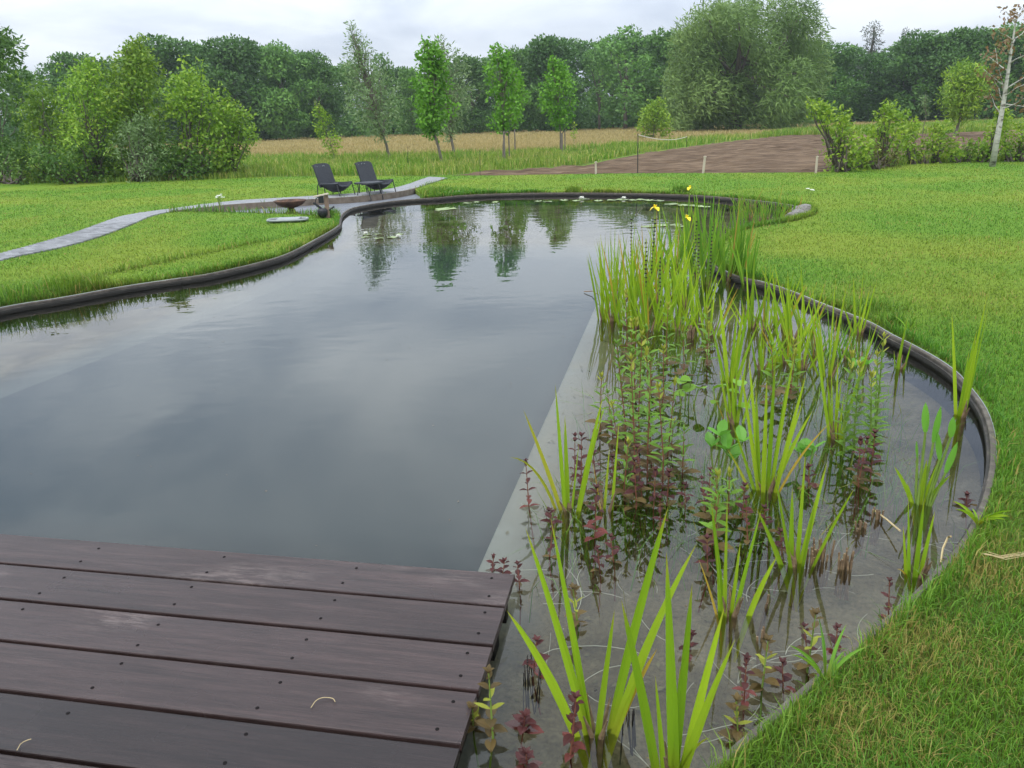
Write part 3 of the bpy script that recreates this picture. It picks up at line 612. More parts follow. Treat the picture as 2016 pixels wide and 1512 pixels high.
# uneven growth: tufts and thin spots
def fbm2(P, s, seed): return np.array([mnoise.noise((p[0] * s, p[1] * s, seed)) for p in P])
tuft = fbm2(P, 2.3, 5.0)
bare = fbm2(P, 1.1, 9.0)
kp = ~((bare > 0.34) & (rng.random(n) < 0.6) & (r < 6)); P, r, tuft = P[kp], r[kp], tuft[kp]; n = len(P)
Lh = rng.uniform(0.028, 0.062, n) * (1 + 0.55 * tuft) * np.clip(1.0 - (r - 3) * 0.06, 0.62, 1); Wd = 0.0021 + 0.00066 * np.maximum(r - 1, 0)
dpe = np.full(n, 9.0); nn_ = r < 5.5; dpe[nn_] = np.min(np.linalg.norm(P[nn_][:, None] - pond[None, ::4], axis=2), axis=1)
Lh *= np.where(rng.random(n) < 0.04, 1.7, 1.0)
dry = (rng.random(n) < np.clip(0.04 + 0.25 * bare[kp], 0.02, 0.3) + 0.8 * np.exp(-(dpe / 0.32) ** 2) * np.clip(0.55 + 1.8 * tuft, 0.0, 1) * (r < 3.4)) * rng.uniform(0.4, 1.0, n)
V, Fs, C = blades(np.column_stack([P, np.zeros(n)]), Lh, Wd, rng.uniform(0, 2 * PI, n), rng.uniform(0.15, 1.05, n), rng, col_b=dry)
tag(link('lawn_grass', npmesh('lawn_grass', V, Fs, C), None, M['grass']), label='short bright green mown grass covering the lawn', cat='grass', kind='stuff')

# unmown tufts along the edging, the path and the board
def line_tufts(line, dens, w, l0, l1, seed):
    rg = np.random.default_rng(seed); s = arc(line); n = int(s[-1] * dens); u = rg.uniform(0, s[-1], n)
    c = np.stack([np.interp(u, s, line[:, 0]), np.interp(u, s, line[:, 1])], 1)
    cl = np.array([0.5 + 0.5 * mnoise.noise((p[0] * 1.6, p[1] * 1.6, 2.2)) for p in c])
    kp = rg.random(n) < cl * 1.2; c, cl = c[kp], cl[kp]; n = len(c)
    c = c + rg.normal(0, w, (n, 2))
    return c, rg.uniform(l0, l1, n) * (0.4 + 1.0 * cl)
parts = []
ed = offset(pond, SGN * 0.065); edr = ed[np.linalg.norm(ed, axis=1) < 30]
a_, l_ = line_tufts(ed, 800, 0.022, 0.04, 0.13, 1); parts.append((a_, l_))
iL = [i for i in range(len(ed)) if ed[i][0] < -1.5 and 4.5 < ed[i][1] < 13]
a_, l_ = line_tufts(ed[iL], 330, 0.05, 0.04, 0.17, 2); parts.append((a_, l_))
a_, l_ = line_tufts(isl, 330, 0.09, 0.06, 0.22, 3); parts.append((a_, l_))
a_, l_ = line_tufts(pl[60:], 60, 0.05, 0.04, 0.12, 4); parts.append((a_, l_))
for px_, py_, rad, ln in [(325, 417, .35, .24), (432, 411, .4, .26), (860, 382, .8, .26), (930, 383, .9, .16), (1130, 378, .2, .22), (1340, 380, .2, .25), (652, 426, .3, .25), (30, 595, .5, .28), (140, 577, .45, .3), (190, 572, .3, .3), (1750, 640, .15, .16), (1900, 740, .2, .15), (1710, 610, .3, .16)]:
    c = g(px_, py_)[:2]; k = int(900 * rad + 100); a_ = c + rng.normal(0, rad / 2.2, (k, 2)) * np.array([1, 0.8]); parts.append((a_, rng.uniform(0.35, 1.0, k) * ln))
P = np.vstack([p for p, _ in parts]); Lh = np.concatenate([l for _, l in parts])
ok = ~in_poly(P, hole) & ~in_poly(P, deck_poly) & ~in_poly(P, path_poly) & ~in_poly(P, soil_poly); P, Lh = P[ok], Lh[ok]; n = len(P); r = np.linalg.norm(P, axis=1)
V, Fs, C = blades(np.column_stack([P, np.zeros(n)]), Lh, 0.0026 + 0.0007 * r, rng.uniform(0, 2 * PI, n), rng.uniform(0.1, 0.9, n), rng, col_b=(rng.random(n) < 0.05) * 0.9)
tag(link('edge_grass', npmesh('edge_grass', V, Fs, C), None, M['grass']), label='longer uncut grass tufts along the pond edging and path', cat='grass', kind='stuff')

# tall verge grass
def fill(poly, n):
    lo, hi = poly.min(0), poly.max(0); P = rng.uniform(lo, hi, (n, 2)); P = P[in_poly(P, poly)]; return P
P = fill(verge_poly, 200000); r = np.linalg.norm(P, axis=1); kp = rng.random(len(P)) < np.clip((30 / r) ** 2, 0.1, 1) * 0.75; P, r = P[kp], r[kp]; n = len(P)
hn = fbm2(P, 0.45, 1.0)
Lh = rng.uniform(0.12, 0.40, n) * (1 + 0.9 * hn); 
V, Fs, C = blades(np.column_stack([P, np.zeros(n)]), Lh, 0.010 + 0.0006 * r, rng.uniform(0, 2 * PI, n), rng.uniform(0.05, 0.7, n), rng, col_b=(rng.random(n) < 0.13) * rng.uniform(.4, 1, n))
tag(link('meadow_grass', npmesh('meadow_grass', V, Fs, C), None, M['tallgrass']), label='tall rough meadow grass between the lawn and the grain field', cat='grass', kind='stuff')
# grass foot under hedge and bushes
foot_px = [[(-300, 372), (0, 361), (200, 360), (430, 353), (520, 349), (520, 343), (300, 340), (-300, 350)], [(1630, 342), (1700, 333), (1790, 324), (1900, 319), (2016, 317), (2250, 312), (2250, 304), (2016, 308), (1850, 312), (1740, 322), (1640, 334)],
           [(1480, 273), (1560, 268), (1640, 267), (1760, 266), (1900, 261), (2050, 256), (2050, 242), (1900, 247), (1700, 255), (1560, 262)]]
Ps = [fill(np.array([g(x, y)[:2] for x, y in pp]), k) for pp, k in zip(foot_px, (30000, 16000, 60000))]; P = np.vstack(Ps); n = len(P); r = np.linalg.norm(P, axis=1)
V, Fs, C = blades(np.column_stack([P, np.zeros(n)]), rng.uniform(0.10, 0.30, n) * np.where(r > 35, 2.0, 1), 0.008 + 0.0006 * r, rng.uniform(0, 2 * PI, n), rng.uniform(0.05, 0.7, n), rng, col_b=(rng.random(n) < 0.08) * 0.8)
tag(link('hedge_foot_grass', npmesh('hedge_foot_grass', V, Fs, C), None, M['tallgrass']), label='uncut grass at the foot of the hedges and beside the bare soil', cat='grass', kind='stuff')
# grain
P, r = polar(300000, 26, 104, 0.80); ok = in_poly(P, field_poly); P, r = P[ok], r[ok]; n = len(P)
V, Fs, C = blades(np.column_stack([P, np.zeros(n)]), rng.uniform(0.18, 0.36, n), 0.012 + 0.0007 * r, rng.uniform(0, 2 * PI, n), rng.uniform(0.05, 0.6, n), rng)
tag(link('grain_stalks', npmesh('grain_stalks', V, Fs, C), None, M['grain']), label='pale ripening grain standing in the field before the wood', cat='grain', kind='stuff')

# ------------------------------------------------------------------ deck
deck = empty('wooden_deck', (deck_c[0], deck_c[1], 0.0), label='dark hardwood deck of wide planks jutting over the pond', cat='deck')
dang = math.atan2(deck_dir[1], deck_dir[0]); deck.rotation_euler = (0, 0, dang)
PW, PG = 0.2, 0.013; DL = 4.9; rd = random.Random(3)
sc_mesh = MB().lathe([(0.0, 0.0), (0.0055, 0.0), (0.006, -0.001)], 8); sm = bpy.data.meshes.new('screw'); sm.from_pydata(sc_mesh.v, [], [f[::-1] for f in sc_mesh.f]); sm.materials.append(M['screw'])
joists = [-0.07, -0.62, -1.17, -1.72, -2.27, -2.9, -3.5, -4.2]
for i in range(9):
    y1 = -i * (PW + PG); y0 = y1 - PW; b = 0.005; x1 = rd.uniform(-0.002, 0.002); zt = rd.uniform(-0.0015, 0.0015)
    prof = [(y0, -0.028), (y0, zt - b), (y0 + b * .3, zt - b * .3), (y0 + b, zt), (y1 - b, zt), (y1 - b * .3, zt - b * .3), (y1, zt - b), (y1, -0.028)]
    V = [(x, y, z) for x in (-DL, x1) for y, z in prof]; k = len(prof)
    Fs = [tuple(range(k - 1, -1, -1)), tuple(range(k, 2 * k))] + [(q, (q + 1) % k, k + (q + 1) % k, k + q) for q in range(k)]
    p = MB().add(V, Fs).build('plank', M['plank'], deck)
    for jx in joists:
        for yy in (y0 + 0.045, y1 - 0.045):
            if rd.random() < 0.06: continue
            s = link('screw', sm, p); s.location = (jx + rd.uniform(-.012, .012), yy + rd.uniform(-.008, .008), zt + 0.0012)
for jx in joists:
    MB().box((jx, -0.98, -0.10), (0.06, 1.86, 0.14)).build('joist', M['joist'], deck)
MB().box((-2.46, -0.03, -0.11), (4.86, 0.04, 0.155)).build('front_beam', M['joist'], deck)
for px_ in (-0.1, -1.6, -3.2):
    for py_ in (-0.12, -1.6): MB().box((px_, py_, -0.45), (0.09, 0.09, 0.62)).build('post', M['joist'], deck)

# ------------------------------------------------------------------ trees: generators
def crown_mesh(name, puffs, dens, ll, lw, seed, droop=0.0, wind=(0, 0), shell=0.55, upbias=0.25, gvar=0.35):
    "leaf-sized diamonds spread through ellipsoid clumps: puffs = (centre, radii)"
    rg = np.random.default_rng(seed); Vs = []; Cs = []; tot = 0
    for c, rad in puffs:
        c = np.array(c, float); rad = np.array(rad, float) * np.ones(3); n = max(8, int(dens * (rad[0] * rad[1] + rad[1] * rad[2] + rad[0] * rad[2]) / 3))
        d = rg.normal(size=(n, 3)); d[:, 2] += upbias * rg.random(n); d /= np.linalg.norm(d, axis=1)[:, None]
        rr = (shell + (1 - shell) * rg.random(n) ** 0.6) * (1 + 0.09 * rg.normal(size=n)); p = c + d * rad * rr[:, None]
        t = rg.normal(size=(n, 3)) * 0.8 + d * 0.5; t[:, 2] -= droop; t[:, 0] += wind[0]; t[:, 1] += wind[1]; t /= np.linalg.norm(t, axis=1)[:, None]
        nn = d * 0.9 + np.array([0, 0, 0.5]) + rg.normal(size=(n, 3)) * 0.55; s = np.cross(nn, t); s /= np.linalg.norm(s, axis=1)[:, None] + 1e-6
        L_ = (ll * rg.uniform(0.6, 1.35, n))[:, None]; W_ = (lw * rg.uniform(0.7, 1.2, n))[:, None]
        Vs.append(np.stack([p, p + t * L_ * .45 + s * W_ / 2, p + t * L_, p + t * L_ * .45 - s * W_ / 2], 1).reshape(-1, 3))
        gv = np.clip(rg.normal(0.45, 0.2, n) + rg.normal(0, gvar * 0.5), 0, 1); Cs.append(np.stack([np.tile([0, .5, 1, .5], n), np.repeat(gv, 4), np.zeros(4 * n)], 1)); tot += n
    b = np.arange(tot)[:, None] * 4
    return npmesh(name, np.vstack(Vs), [np.hstack([b, b + 1, b + 2, b + 3])], np.vstack(Cs))
def limb(mb, p0, p1, r0, r1, rg, segs=4, wob=0.06, n=6):
    p0, p1 = Vector(p0), Vector(p1); L_ = (p1 - p0).length; pts = []
    for i in range(segs + 1):
        t = i / segs; w = wob * L_ * math.sin(PI * t); pts.append(p0.lerp(p1, t) + Vector((rg.uniform(-1, 1), rg.uniform(-1, 1), rg.uniform(-.5, .5))) * w)
    mb.tube(pts, [r0 + (r1 - r0) * i / segs for i in range(segs + 1)], n)
def tree(name, puffs, trunk_h, trunk_r, leafmat, barkmat, dens, ll, lw, seed, lean=(0, 0), forks=0, droop=0.0, wind=(0, 0), shell=0.55, limbs=None, foot=-0.05, **k):
    root = empty(name, (0, 0, 0), **k); rg = random.Random(seed); mb = MB()
    top = Vector((lean[0], lean[1], trunk_h)); limb(mb, (0, 0, foot), top, trunk_r, trunk_r * 0.45, rg, 6, 0.015, 8)
    ps = sorted(puffs, key=lambda q: -(q[1][0] if hasattr(q[1], '__len__') else q[1]))
    for c, rad in ps[:limbs if limbs is not None else 14]:
        t = rg.uniform(0.35, 0.95); a = Vector((0, 0, foot)).lerp(top, t); limb(mb, a, c, trunk_r * 0.42 * (1.2 - t), 0.012 + trunk_r * 0.06, rg, 4, 0.06, 5)
    mb.build('trunk', barkmat, root, smooth=True)
    cr = link('crown', crown_mesh('crown', puffs, dens, ll, lw, seed, droop, wind, shell), root, leafmat)
    return root
def broad_puffs(H, Wd, seed, n=40, low=0.08, gap=0.0, top=0.35):
    rg = random.Random(seed); out = []
    for i in range(n):
        t = low + (1 - low) * (i + rg.random()) / n; z = t * H
        prof = math.sin(PI * min(1, max(0.04, (t - low * 0.3) / (1.05 - low * .3))) ** (1 - top * .6)) ** 0.62
        a = rg.uniform(0, 2 * PI) + i * 2.4; rr = Wd / 2 * prof * rg.uniform(0.35, 0.92); pr = Wd * rg.uniform(0.09, 0.21) * (1 - gap * 0.5)
        out.append(((rr * math.cos(a), rr * math.sin(a), min(z, H - pr * 0.6)), (pr * rg.uniform(.9, 1.35), pr * rg.uniform(.9, 1.35), pr * rg.uniform(.65, .95))))
    return out
def place(root, loc, rz, s, first, **k):
    o = root if first else copy_tree(root)
    o.location = tuple(loc); o.rotation_euler = (0, 0, rz); o.scale = tuple(s) if hasattr(s, '__len__') else (s, s, s)
    tag(o, **k); return o

# ------------------------------------------------------------------ the wood beyond the field
G_F = 'trees of the wood behind the grain field'
protos = []
for i, (H, Wd, n_, gap, mt) in enumerate([(12, 9.5, 46, 0, 'forest'), (12, 8.0, 44, 0, 'forest2'), (12, 10.5, 50, 0.1, 'forest'), (12, 7.5, 38, 0.45, 'forest2')]):
    protos.append([tree('broadleaf_tree', broad_puffs(H, Wd, 20 + i, n_, 0.05 if gap < .3 else 0.16, gap), H * 0.62, 0.24, M[mt], M['bark'], 105 if gap < .3 else 70, 0.44, 0.28, 60 + i, shell=0.72, label='x', cat='tree'), True])
front = [  # pixel column, crown top row, distance, prototype, width factor, label
    (-60, 150, 92, 0, 1.1, 'dark green wood tree at the far left edge, behind the leaning left-hand tree'),
    (165, 100, 90, 2, 1.0, 'rounded wood tree rising left of the tall shrub, leftmost crown against the sky'),
    (255, 112, 92, 1, 1.0, 'wood tree showing just behind the tip of the tallest shrub on the left'),
    (352, 70, 88, 0, 1.1, 'big dome-shaped wood tree above the right shoulder of the tall shrub'),
    (470, 68, 86, 2, 1.1, 'tall broad wood tree left of the slim green sapling, highest of the left half'),
    (560, 82, 85, 1, 1.0, 'wood tree behind and left of the slim green sapling, sloping crown'),
    (632, 100, 87, 0, 0.95, 'wood tree just left of the tall silver willow with the bent tip'),
    (755, 98, 88, 3, 0.8, 'wood tree whose top shows just right of the bent silver willow tip'),
    (812, 132, 86, 1, 0.8, 'low wood tree in the dip between the silver willow and bright green linden'),
    (930, 108, 86, 0, 1.0, 'wood tree behind the gap right of the two linden and willow crowns'),
    (1010, 92, 88, 1, 0.85, 'wood tree rising straight behind the maple tied to two stakes'),
    (1085, 66, 87, 2, 1.0, 'tall wood tree right behind the small staked tree by the soil'),
    (1180, 78, 88, 3, 0.9, 'airy wood tree with gaps between the staked tree and the big willow'),
    (1232, 42, 86, 3, 1.15, 'tallest wood tree left of the big willow, open crown'),
    (1310, 55, 88, 1, 1.0, 'wood tree directly against the left flank of the big willow'),
    (1640, 85, 92, 0, 1.1, 'wood tree directly against the right flank of the big willow'),
    (1720, 100, 94, 2, 0.95, 'wood tree in front of the two grey pines on the right'),
    (1800, 62, 92, 0, 1.1, 'wood tree just right of the two grey pines, above the thin sapling'),
    (1880, 52, 92, 2, 1.1, 'wood tree right behind the rounded pollard willow on the right'),
    (1965, 46, 94, 1, 1.1, 'wood tree behind the pale-barked birch at the right'),
    (2060, 55, 94, 0, 1.1, 'wood tree at the far right edge, beyond the birch'),
]
rf = random.Random(77); HP = 12.6
def put_forest(x, ytop, D, k, wf, label, group=None, sx=1.0):
    b = base_at(x, D); H = at(x, ytop, D)[2]; s = H / HP; pr = protos[k]
    o = place(pr[0], b, rf.uniform(0, 6.28), (s * wf, s * wf, s), pr[1], label=label, cat='tree', group=group or G_F); pr[1] = False; return o
for f in front: put_forest(*f)
back = [(-150, 120, 108), (60, 135, 106), (210, 120, 108), (305, 95, 106), (415, 82, 107), (515, 86, 106), (600, 100, 108), (690, 122, 106), (790, 128, 107), (870, 122, 106), (970, 108, 108), (1050, 90, 106), (1135, 76, 108), (1205, 70, 104), (1270, 66, 106), (1350, 60, 108), (1450, 60, 108), (1560, 75, 108), (1680, 98, 110), (1765, 78, 110), (1840, 66, 110), (1925, 60, 110), (2010, 58, 110), (2120, 50, 110), (2200, 60, 106)]
for i, (x, y, D) in enumerate(back): put_forest(x, y, D, i % 3, 1.2, 'dark green tree deep in the wood, showing only between the front crowns', 'trees deep in the wood')
# dark undergrowth along the wood's edge
pf = []
for i in range(420):
    D = rf.uniform(86, 112); b = base_at(rf.uniform(-200, 2250), D + (5 if i % 2 else 0)); r_ = rf.uniform(0.9, 1.9); pf.append(((b[0], b[1], rf.uniform(0.2, 2.6)), (r_ * 1.3, r_, r_ * .9)))
tag(link('undergrowth', crown_mesh('undergrowth', pf, 46, 0.5, 0.34, 9), None, M['forest']), label='dark undergrowth filling the foot of the wood beyond the field', cat='undergrowth', kind='stuff')
# pines
def pine(seed, H):
    rg = random.Random(seed); out = []
    for i in range(16):
        t = 0.42 + 0.58 * i / 15; a = i * 2.4; rr = 1.9 * (1.05 - (t - .42) * 1.2) * rg.uniform(.4, 1)
        out.append(((rr * math.cos(a), rr * math.sin(a), H * t), (rg.uniform(.7, 1.15), rg.uniform(.7, 1.15), rg.uniform(.4, .6))))
    return out
for x, y, wf, lb in [(1703, 45, 1.25, 'broad grey-green pine standing above the wood right of the big willow'), (1764, 58, 0.6, 'narrow grey-green pine standing above the wood beside the broad pine')]:
    t_ = tree('pine_tree', pine(int(x), 16), 15.6, 0.25, M['pine'], M['bark'], 120, 0.5, 0.13, int(x), label=lb, cat='tree', limbs=16)
    D = 106; s = at(x, y, D)[2] / 16.4; t_.location = tuple(base_at(x, D)); t_.scale = (s * wf, s * wf, s)

# ------------------------------------------------------------------ big willow
D = 70; wb = base_at(1450, D); S = D / F
rg = random.Random(31); pf = []
def wpt(x, y, dy): q = at(x, y, D + dy); return tuple(q - wb)
outl = [(1345, 200), (1335, 160), (1350, 120), (1345, 80), (1370, 45), (1410, 70), (1420, 25), (1455, 5), (1490, -10), (1530, 5), (1570, 10), (1600, 45), (1590, 90), (1595, 130), (1580, 170), (1570, 210), (1530, 215), (1480, 225), (1400, 215), (1360, 225)]
for x, y in outl: pf.append((wpt(x + rg.uniform(-8, 8), y + 22, rg.uniform(-3, 3)), (1.35 + rg.uniform(-.3, .5), 1.5, 1.5 + rg.uniform(-.2, .6))))
for i in range(52):
    x, y = rg.uniform(1355, 1585), rg.uniform(15, 225); dy = rg.uniform(-5.5, 5.5); pf.append((wpt(x, y + 10, dy), (rg.uniform(1.0, 1.7), rg.uniform(1.0, 1.7), rg.uniform(1.1, 2.0))))
wl = tree('willow_tree', pf, 6.5, 0.55, M['willow'], M['bark'], 330, 0.46, 0.10, 33, droop=0.55, wind=(0.75, 0.0), shell=0.4, limbs=30, label='huge wind-blown willow at the end of the bare soil', cat='tree')
wl.location = tuple(wb)

# ------------------------------------------------------------------ young trees along the verge
def young(name, base, outline, D_, mat, bark, leaf, label, trunk_r, dens=300, seed=1, fill_n=26, prad=0.3, droop=0.1, wind=(0.2, 0), forkpx=None, shell=0.3, zs=1.2):
    outline = [(yy, (a_ + b_) / 2 - (b_ - a_) * .6, (a_ + b_) / 2 + (b_ - a_) * .6) for yy, a_, b_ in outline]; b = base_at(base[0], D_) if D_ else g(*base); dist = math.hypot(b[0], b[1]); rg = random.Random(seed); pf = []
    X = [p[0] for p in outline]; ys = sorted(outline, key=lambda p: p[1])
    def q(x, y, dd): return Vector(at(x, y, dist + dd) - b)
    # outline: list of (y, xmin, xmax) rows given top to bottom
    for i in range(fill_n):
        y = outline[0][0] + (outline[-1][0] - outline[0][0]) * (i + rg.random()) / fill_n
        lo = np.interp(y, [o[0] for o in outline], [o[1] for o in outline]); hi = np.interp(y, [o[0] for o in outline], [o[2] for o in outline])
        w = (hi - lo) / 2 * dist / F; r0 = max(0.10, min(prad, w * 0.75)); inset = min(r0 * F / dist * .45, (hi - lo) / 2)
        x = rg.uniform(lo + inset, hi - inset) if hi - lo > 2 * inset else (lo + hi) / 2
        pf.append((tuple(q(x, y, rg.uniform(-1, 1) * max(0, w - r0 * .6))), (r0 * rg.uniform(.75, 1.15), r0 * rg.uniform(.75, 1.15), r0 * zs * rg.uniform(.8, 1.2))))
    tp = q(*(forkpx or ((outline[0][1] + outline[0][2]) / 2, outline[0][0])), 0)
    trunk_r *= .7; root = empty(name, tuple(b), label=label, cat='tree'); mb = MB()
    ymid = outline[-1][0]; xm = (outline[-1][1] + outline[-1][2]) / 2; fork = q(xm, ymid, 0)
    limb(mb, (0, 0, -0.05), fork, trunk_r, trunk_r * .75, rg, 5, 0.02, 8); limb(mb, fork, tp, trunk_r * .7, 0.012, rg, 5, 0.02, 6)
    for c, r_ in pf: t = rg.uniform(0, 0.7); limb(mb, fork.lerp(tp, min(t, max(0, (c[2] - fork.z) / max(.1, tp.z - fork.z) * .8))), c, trunk_r * .3, 0.008, rg, 3, 0.04, 4)
    mb.build('trunk', bark, root, smooth=True)
    link('crown', crown_mesh('crown', pf, dens * (1.6 if mat is not M['silver'] else 1.3), leaf[0] * .8, leaf[1] * .8, seed, droop, wind, shell), root, mat)
    return root
young('young_tree', (763, 306), [(45, 684, 696), (90, 688, 722), (130, 690, 750), (170, 680, 775), (215, 690, 780), (245, 715, 778), (268, 745, 765)], 36, M['silver'], M['bark_grey'], (0.24, 0.07), 'tall silver-leaved willow with a bent wispy tip behind the right chair', 0.10, 190, 101, 60, 0.5, 0.15, (-0.3, 0), (692, 55))
young('young_tree', (655, 304), [(198, 617, 623), (225, 617, 642), (255, 620, 660), (285, 636, 668), (300, 648, 664)], 36, M['hedge'], M['bark_grey'], (0.14, 0.08), 'slim light-green sapling just behind the left chair', 0.035, 420, 102, 26, 0.24, 0.05, (-0.2, 0))
young('young_tree', (867, 327), [(80, 832, 848), (110, 822, 868), (150, 818, 884), (190, 820, 892), (225, 822, 886), (262, 842, 868)], 30, M['linden'], M['bark_grey'], (0.17, 0.13), 'bright green linden with a leaning trunk right of the chairs', 0.085, 300, 103, 56, 0.36, 0.35, (0.15, 0), (840, 88))
young('young_tree', (893, 316), [(70, 846, 854), (82, 858, 880), (120, 862, 905), (160, 868, 926), (210, 866, 930), (250, 870, 915), (272, 880, 896)], 36, M['silver'], M['bark_grey'], (0.24, 0.07), 'silver-green willow half hidden behind the bright green linden', 0.10, 190, 104, 46, 0.45, 0.15, (0.15, 0), (858, 80))
young('young_tree', (989, 328), [(92, 972, 992), (125, 965, 1010), (165, 955, 1020), (205, 955, 1020), (240, 970, 1010), (258, 984, 1000)], 30, M['linden'], M['bark_grey'], (0.17, 0.13), 'green maple tied between two thin stakes, middle of the verge', 0.06, 260, 105, 44, 0.32, 0.3, (0.1, 0))
young('young_tree', (1013, 302), [(140, 1000, 1018), (170, 1005, 1040), (210, 1008, 1046), (235, 1008, 1028), (255, 1008, 1018)], 38, M['linden'], M['bark_grey'], (0.17, 0.12), 'slender thin-stemmed tree just right of the maple with two stakes', 0.05, 220, 106, 26, 0.34, 0.3, (0.4, 0))
young('young_tree', (1103, 307), [(112, 1083, 1092), (140, 1076, 1112), (175, 1068, 1124), (205, 1070, 1128), (230, 1086, 1124), (252, 1096, 1110)], 36, M['linden'], M['bark_grey'], (0.17, 0.13), 'narrow bright green staked tree, rightmost in the verge row', 0.06, 300, 107, 44, 0.34, 0.3, (0.1, 0))
young('young_tree', (1130, 275), [(246, 1127, 1133), (262, 1124, 1136), (272, 1127, 1133)], 46, M['hedge'], M['bark_grey'], (0.15, 0.1), 'tiny pale sapling right of the narrow staked tree', 0.02, 300, 108, 8, 0.2)
young('green_bush', (1285, 268), [(198, 1292, 1300), (225, 1268, 1312), (245, 1256, 1316), (262, 1262, 1312)], 52, M['hedge'], M['bark_grey'], (0.22, 0.14), 'fresh green bush at the left foot of the big willow', 0.05, 200, 109, 30, 0.5)
young('young_tree', (1823, 250), [(186, 1817, 1827), (205, 1815, 1830), (228, 1818, 1828)], 48, M['silver'], M['bark_grey'], (0.2, 0.1), 'thin pale sapling at the field edge left of the rounded pollard', 0.03, 200, 110, 12, 0.3)
young('young_tree', (1888, 248), [(138, 1885, 1920), (155, 1868, 1936), (180, 1860, 1942), (205, 1866, 1934), (228, 1880, 1904)], 48, M['shrub'], M['bark_grey'], (0.26, 0.08), 'rounded olive-green pollard willow at the right field edge', 0.12, 210, 111, 60, 0.5, -0.3, (0.1, 0))
# birch at the right: sparse rusty leaves
bb = g(1953, 328); bd = math.hypot(bb[0], bb[1]); br = empty('birch_tree', tuple(bb), label='slender pale-barked tree with sparse rusty leaves at the right edge', cat='tree')
def bq(x, y, dd=0.0): return Vector(at(x, y, bd + dd) - bb)
mb = MB(); mb.tube([bq(1953, 330), bq(1965, 262), bq(1976, 200), bq(1988, 120), bq(1997, 60), bq(2003, 15)], [0.085, 0.07, 0.055, 0.035, 0.02, 0.008], 8)
rg = random.Random(12); pf = []
for x0, y0, x1, y1 in [(1976, 200, 1955, 150), (1978, 190, 2030, 160), (1972, 215, 2040, 180), (1985, 140, 1945, 110), (1988, 125, 2040, 90), (1980, 170, 1935, 135), (1994, 80, 1965, 60), (1994, 85, 2030, 45), (1999, 45, 1980, 22), (2000, 40, 2025, 10), (1977, 195, 1960, 95), (1980, 175, 2050, 130), (1990, 110, 1975, 80), (1970, 230, 1950, 185), (1975, 205, 2045, 215)]:
    a, b = bq(x0, y0), bq(x1, y1, rg.uniform(-1.2, 1.2)); limb(mb, a, b, 0.018, 0.005, rg, 4, 0.06, 5)
    for t in (0.55, 0.8, 1.0): c = a.lerp(b, t); pf.append((tuple(c), (0.22, 0.22, 0.18)))
mb.build('trunk', M['bark_birch'], br, smooth=True); link('crown', crown_mesh('crown', pf, 300, 0.12, 0.08, 12, 0.2, (0, 0), 0.2), br, M['birch_leaf'])

# tree stakes
def stake(x, y0, y1, D_, mat, r, label, bar=None, x2=None):
    b = g(x, y1) if not D_ else base_at(x, D_); dist = math.hypot(b[0], b[1]); tp = Vector(at(x2 or x, y0, dist) - b); o = empty('tree_stake', tuple(b), label=label, cat='stake')
    MB().tube([(0, 0, -0.1), tp * 0.5, tp], r, 7).build('pole', mat, o)
    if bar: a = Vector(at(bar[0], bar[1], dist) - b); MB().tube([tp * 0.93, a], 0.02, 5).build('tie', M['metal'], o)
stake(991.5, 258, 331, 29.6, M['stakewood'], 0.035, 'dark stake on the left of the staked maple', (1001, 258))
stake(1001, 255, 331, 29.9, M['stakewood'], 0.025, 'pale thin stake on the right of the staked maple')
stake(1106, 262, 308, 35.5, M['stakewood'], 0.045, 'dark stake against the trunk of the narrow staked tree', (1112, 254))
stake(1112, 252, 300, 35.8, M['stakewood'], 0.025, 'thin stake just right of the narrow staked tree')
def peg(name, x, y0, y1, mat, r, label, cat, x2=None, cap=0):
    b = g(x, y1); dist = math.hypot(b[0], b[1]); tp = Vector(at(x2 or x, y0, dist) - b); o = empty(name, tuple(b), label=label, cat=cat)
    MB().tube([(0, 0, -0.1), tp * .5, tp], [r, r, r * .9], 6).build('post' if r > .02 else 'rod', mat, o)
    if cap: MB().lathe([(0.0, 0.03), (r * 1.2, 0.02), (r * 1.2, -0.01), (0, -0.01)], 6, tuple(tp)).build('cap', mat, o)
    return o, b, tp
peg('wooden_peg', 1173, 320, 343, M['pale_wood'], 0.032, 'short pale peg at the lawn edge, leftmost of the three by the soil', 'peg', cap=1)
peg('wooden_peg', 1384, 309, 341, M['pale_wood'], 0.036, 'pale leaning peg in the middle of the soil edge', 'peg', 1388, cap=1)
peg('wooden_peg', 1606, 309, 341, M['pale_wood'], 0.030, 'thin pale peg beside the right-hand hedge', 'peg', 1609, cap=1)
peg('wire_post', 945, 296, 345, M['metal'], 0.009, 'thin dark rod standing at the left end of the soil', 'post')
peg('wire_post', 803, 288, 330, M['metal'], 0.010, 'thin dark rod in the tall grass right of the chairs', 'post')
_, pb, ptp = peg('rope_post', 1255.5, 262, 341, M['metal'], 0.014, 'tall thin dark post that carries the white rope', 'post', 1256)
e1 = Vector(pb) + ptp * 0.96; D2 = 38; e2 = Vector(at(1352, 269, D2))
ro = empty('rope', tuple(e1), label='white rope sagging from the tall thin post to the right', cat='rope')
MB().tube([(e2 - e1) * t + Vector((0, 0, -0.14 * 4 * t * (1 - t))) for t in np.linspace(0, 1, 15)], 0.012, 5).build('strand', M['rope'], ro)
peg('rope_post', 1352, 268, 290, M['metal'], 0.014, 'short dark post at the right end of the white rope', 'post')

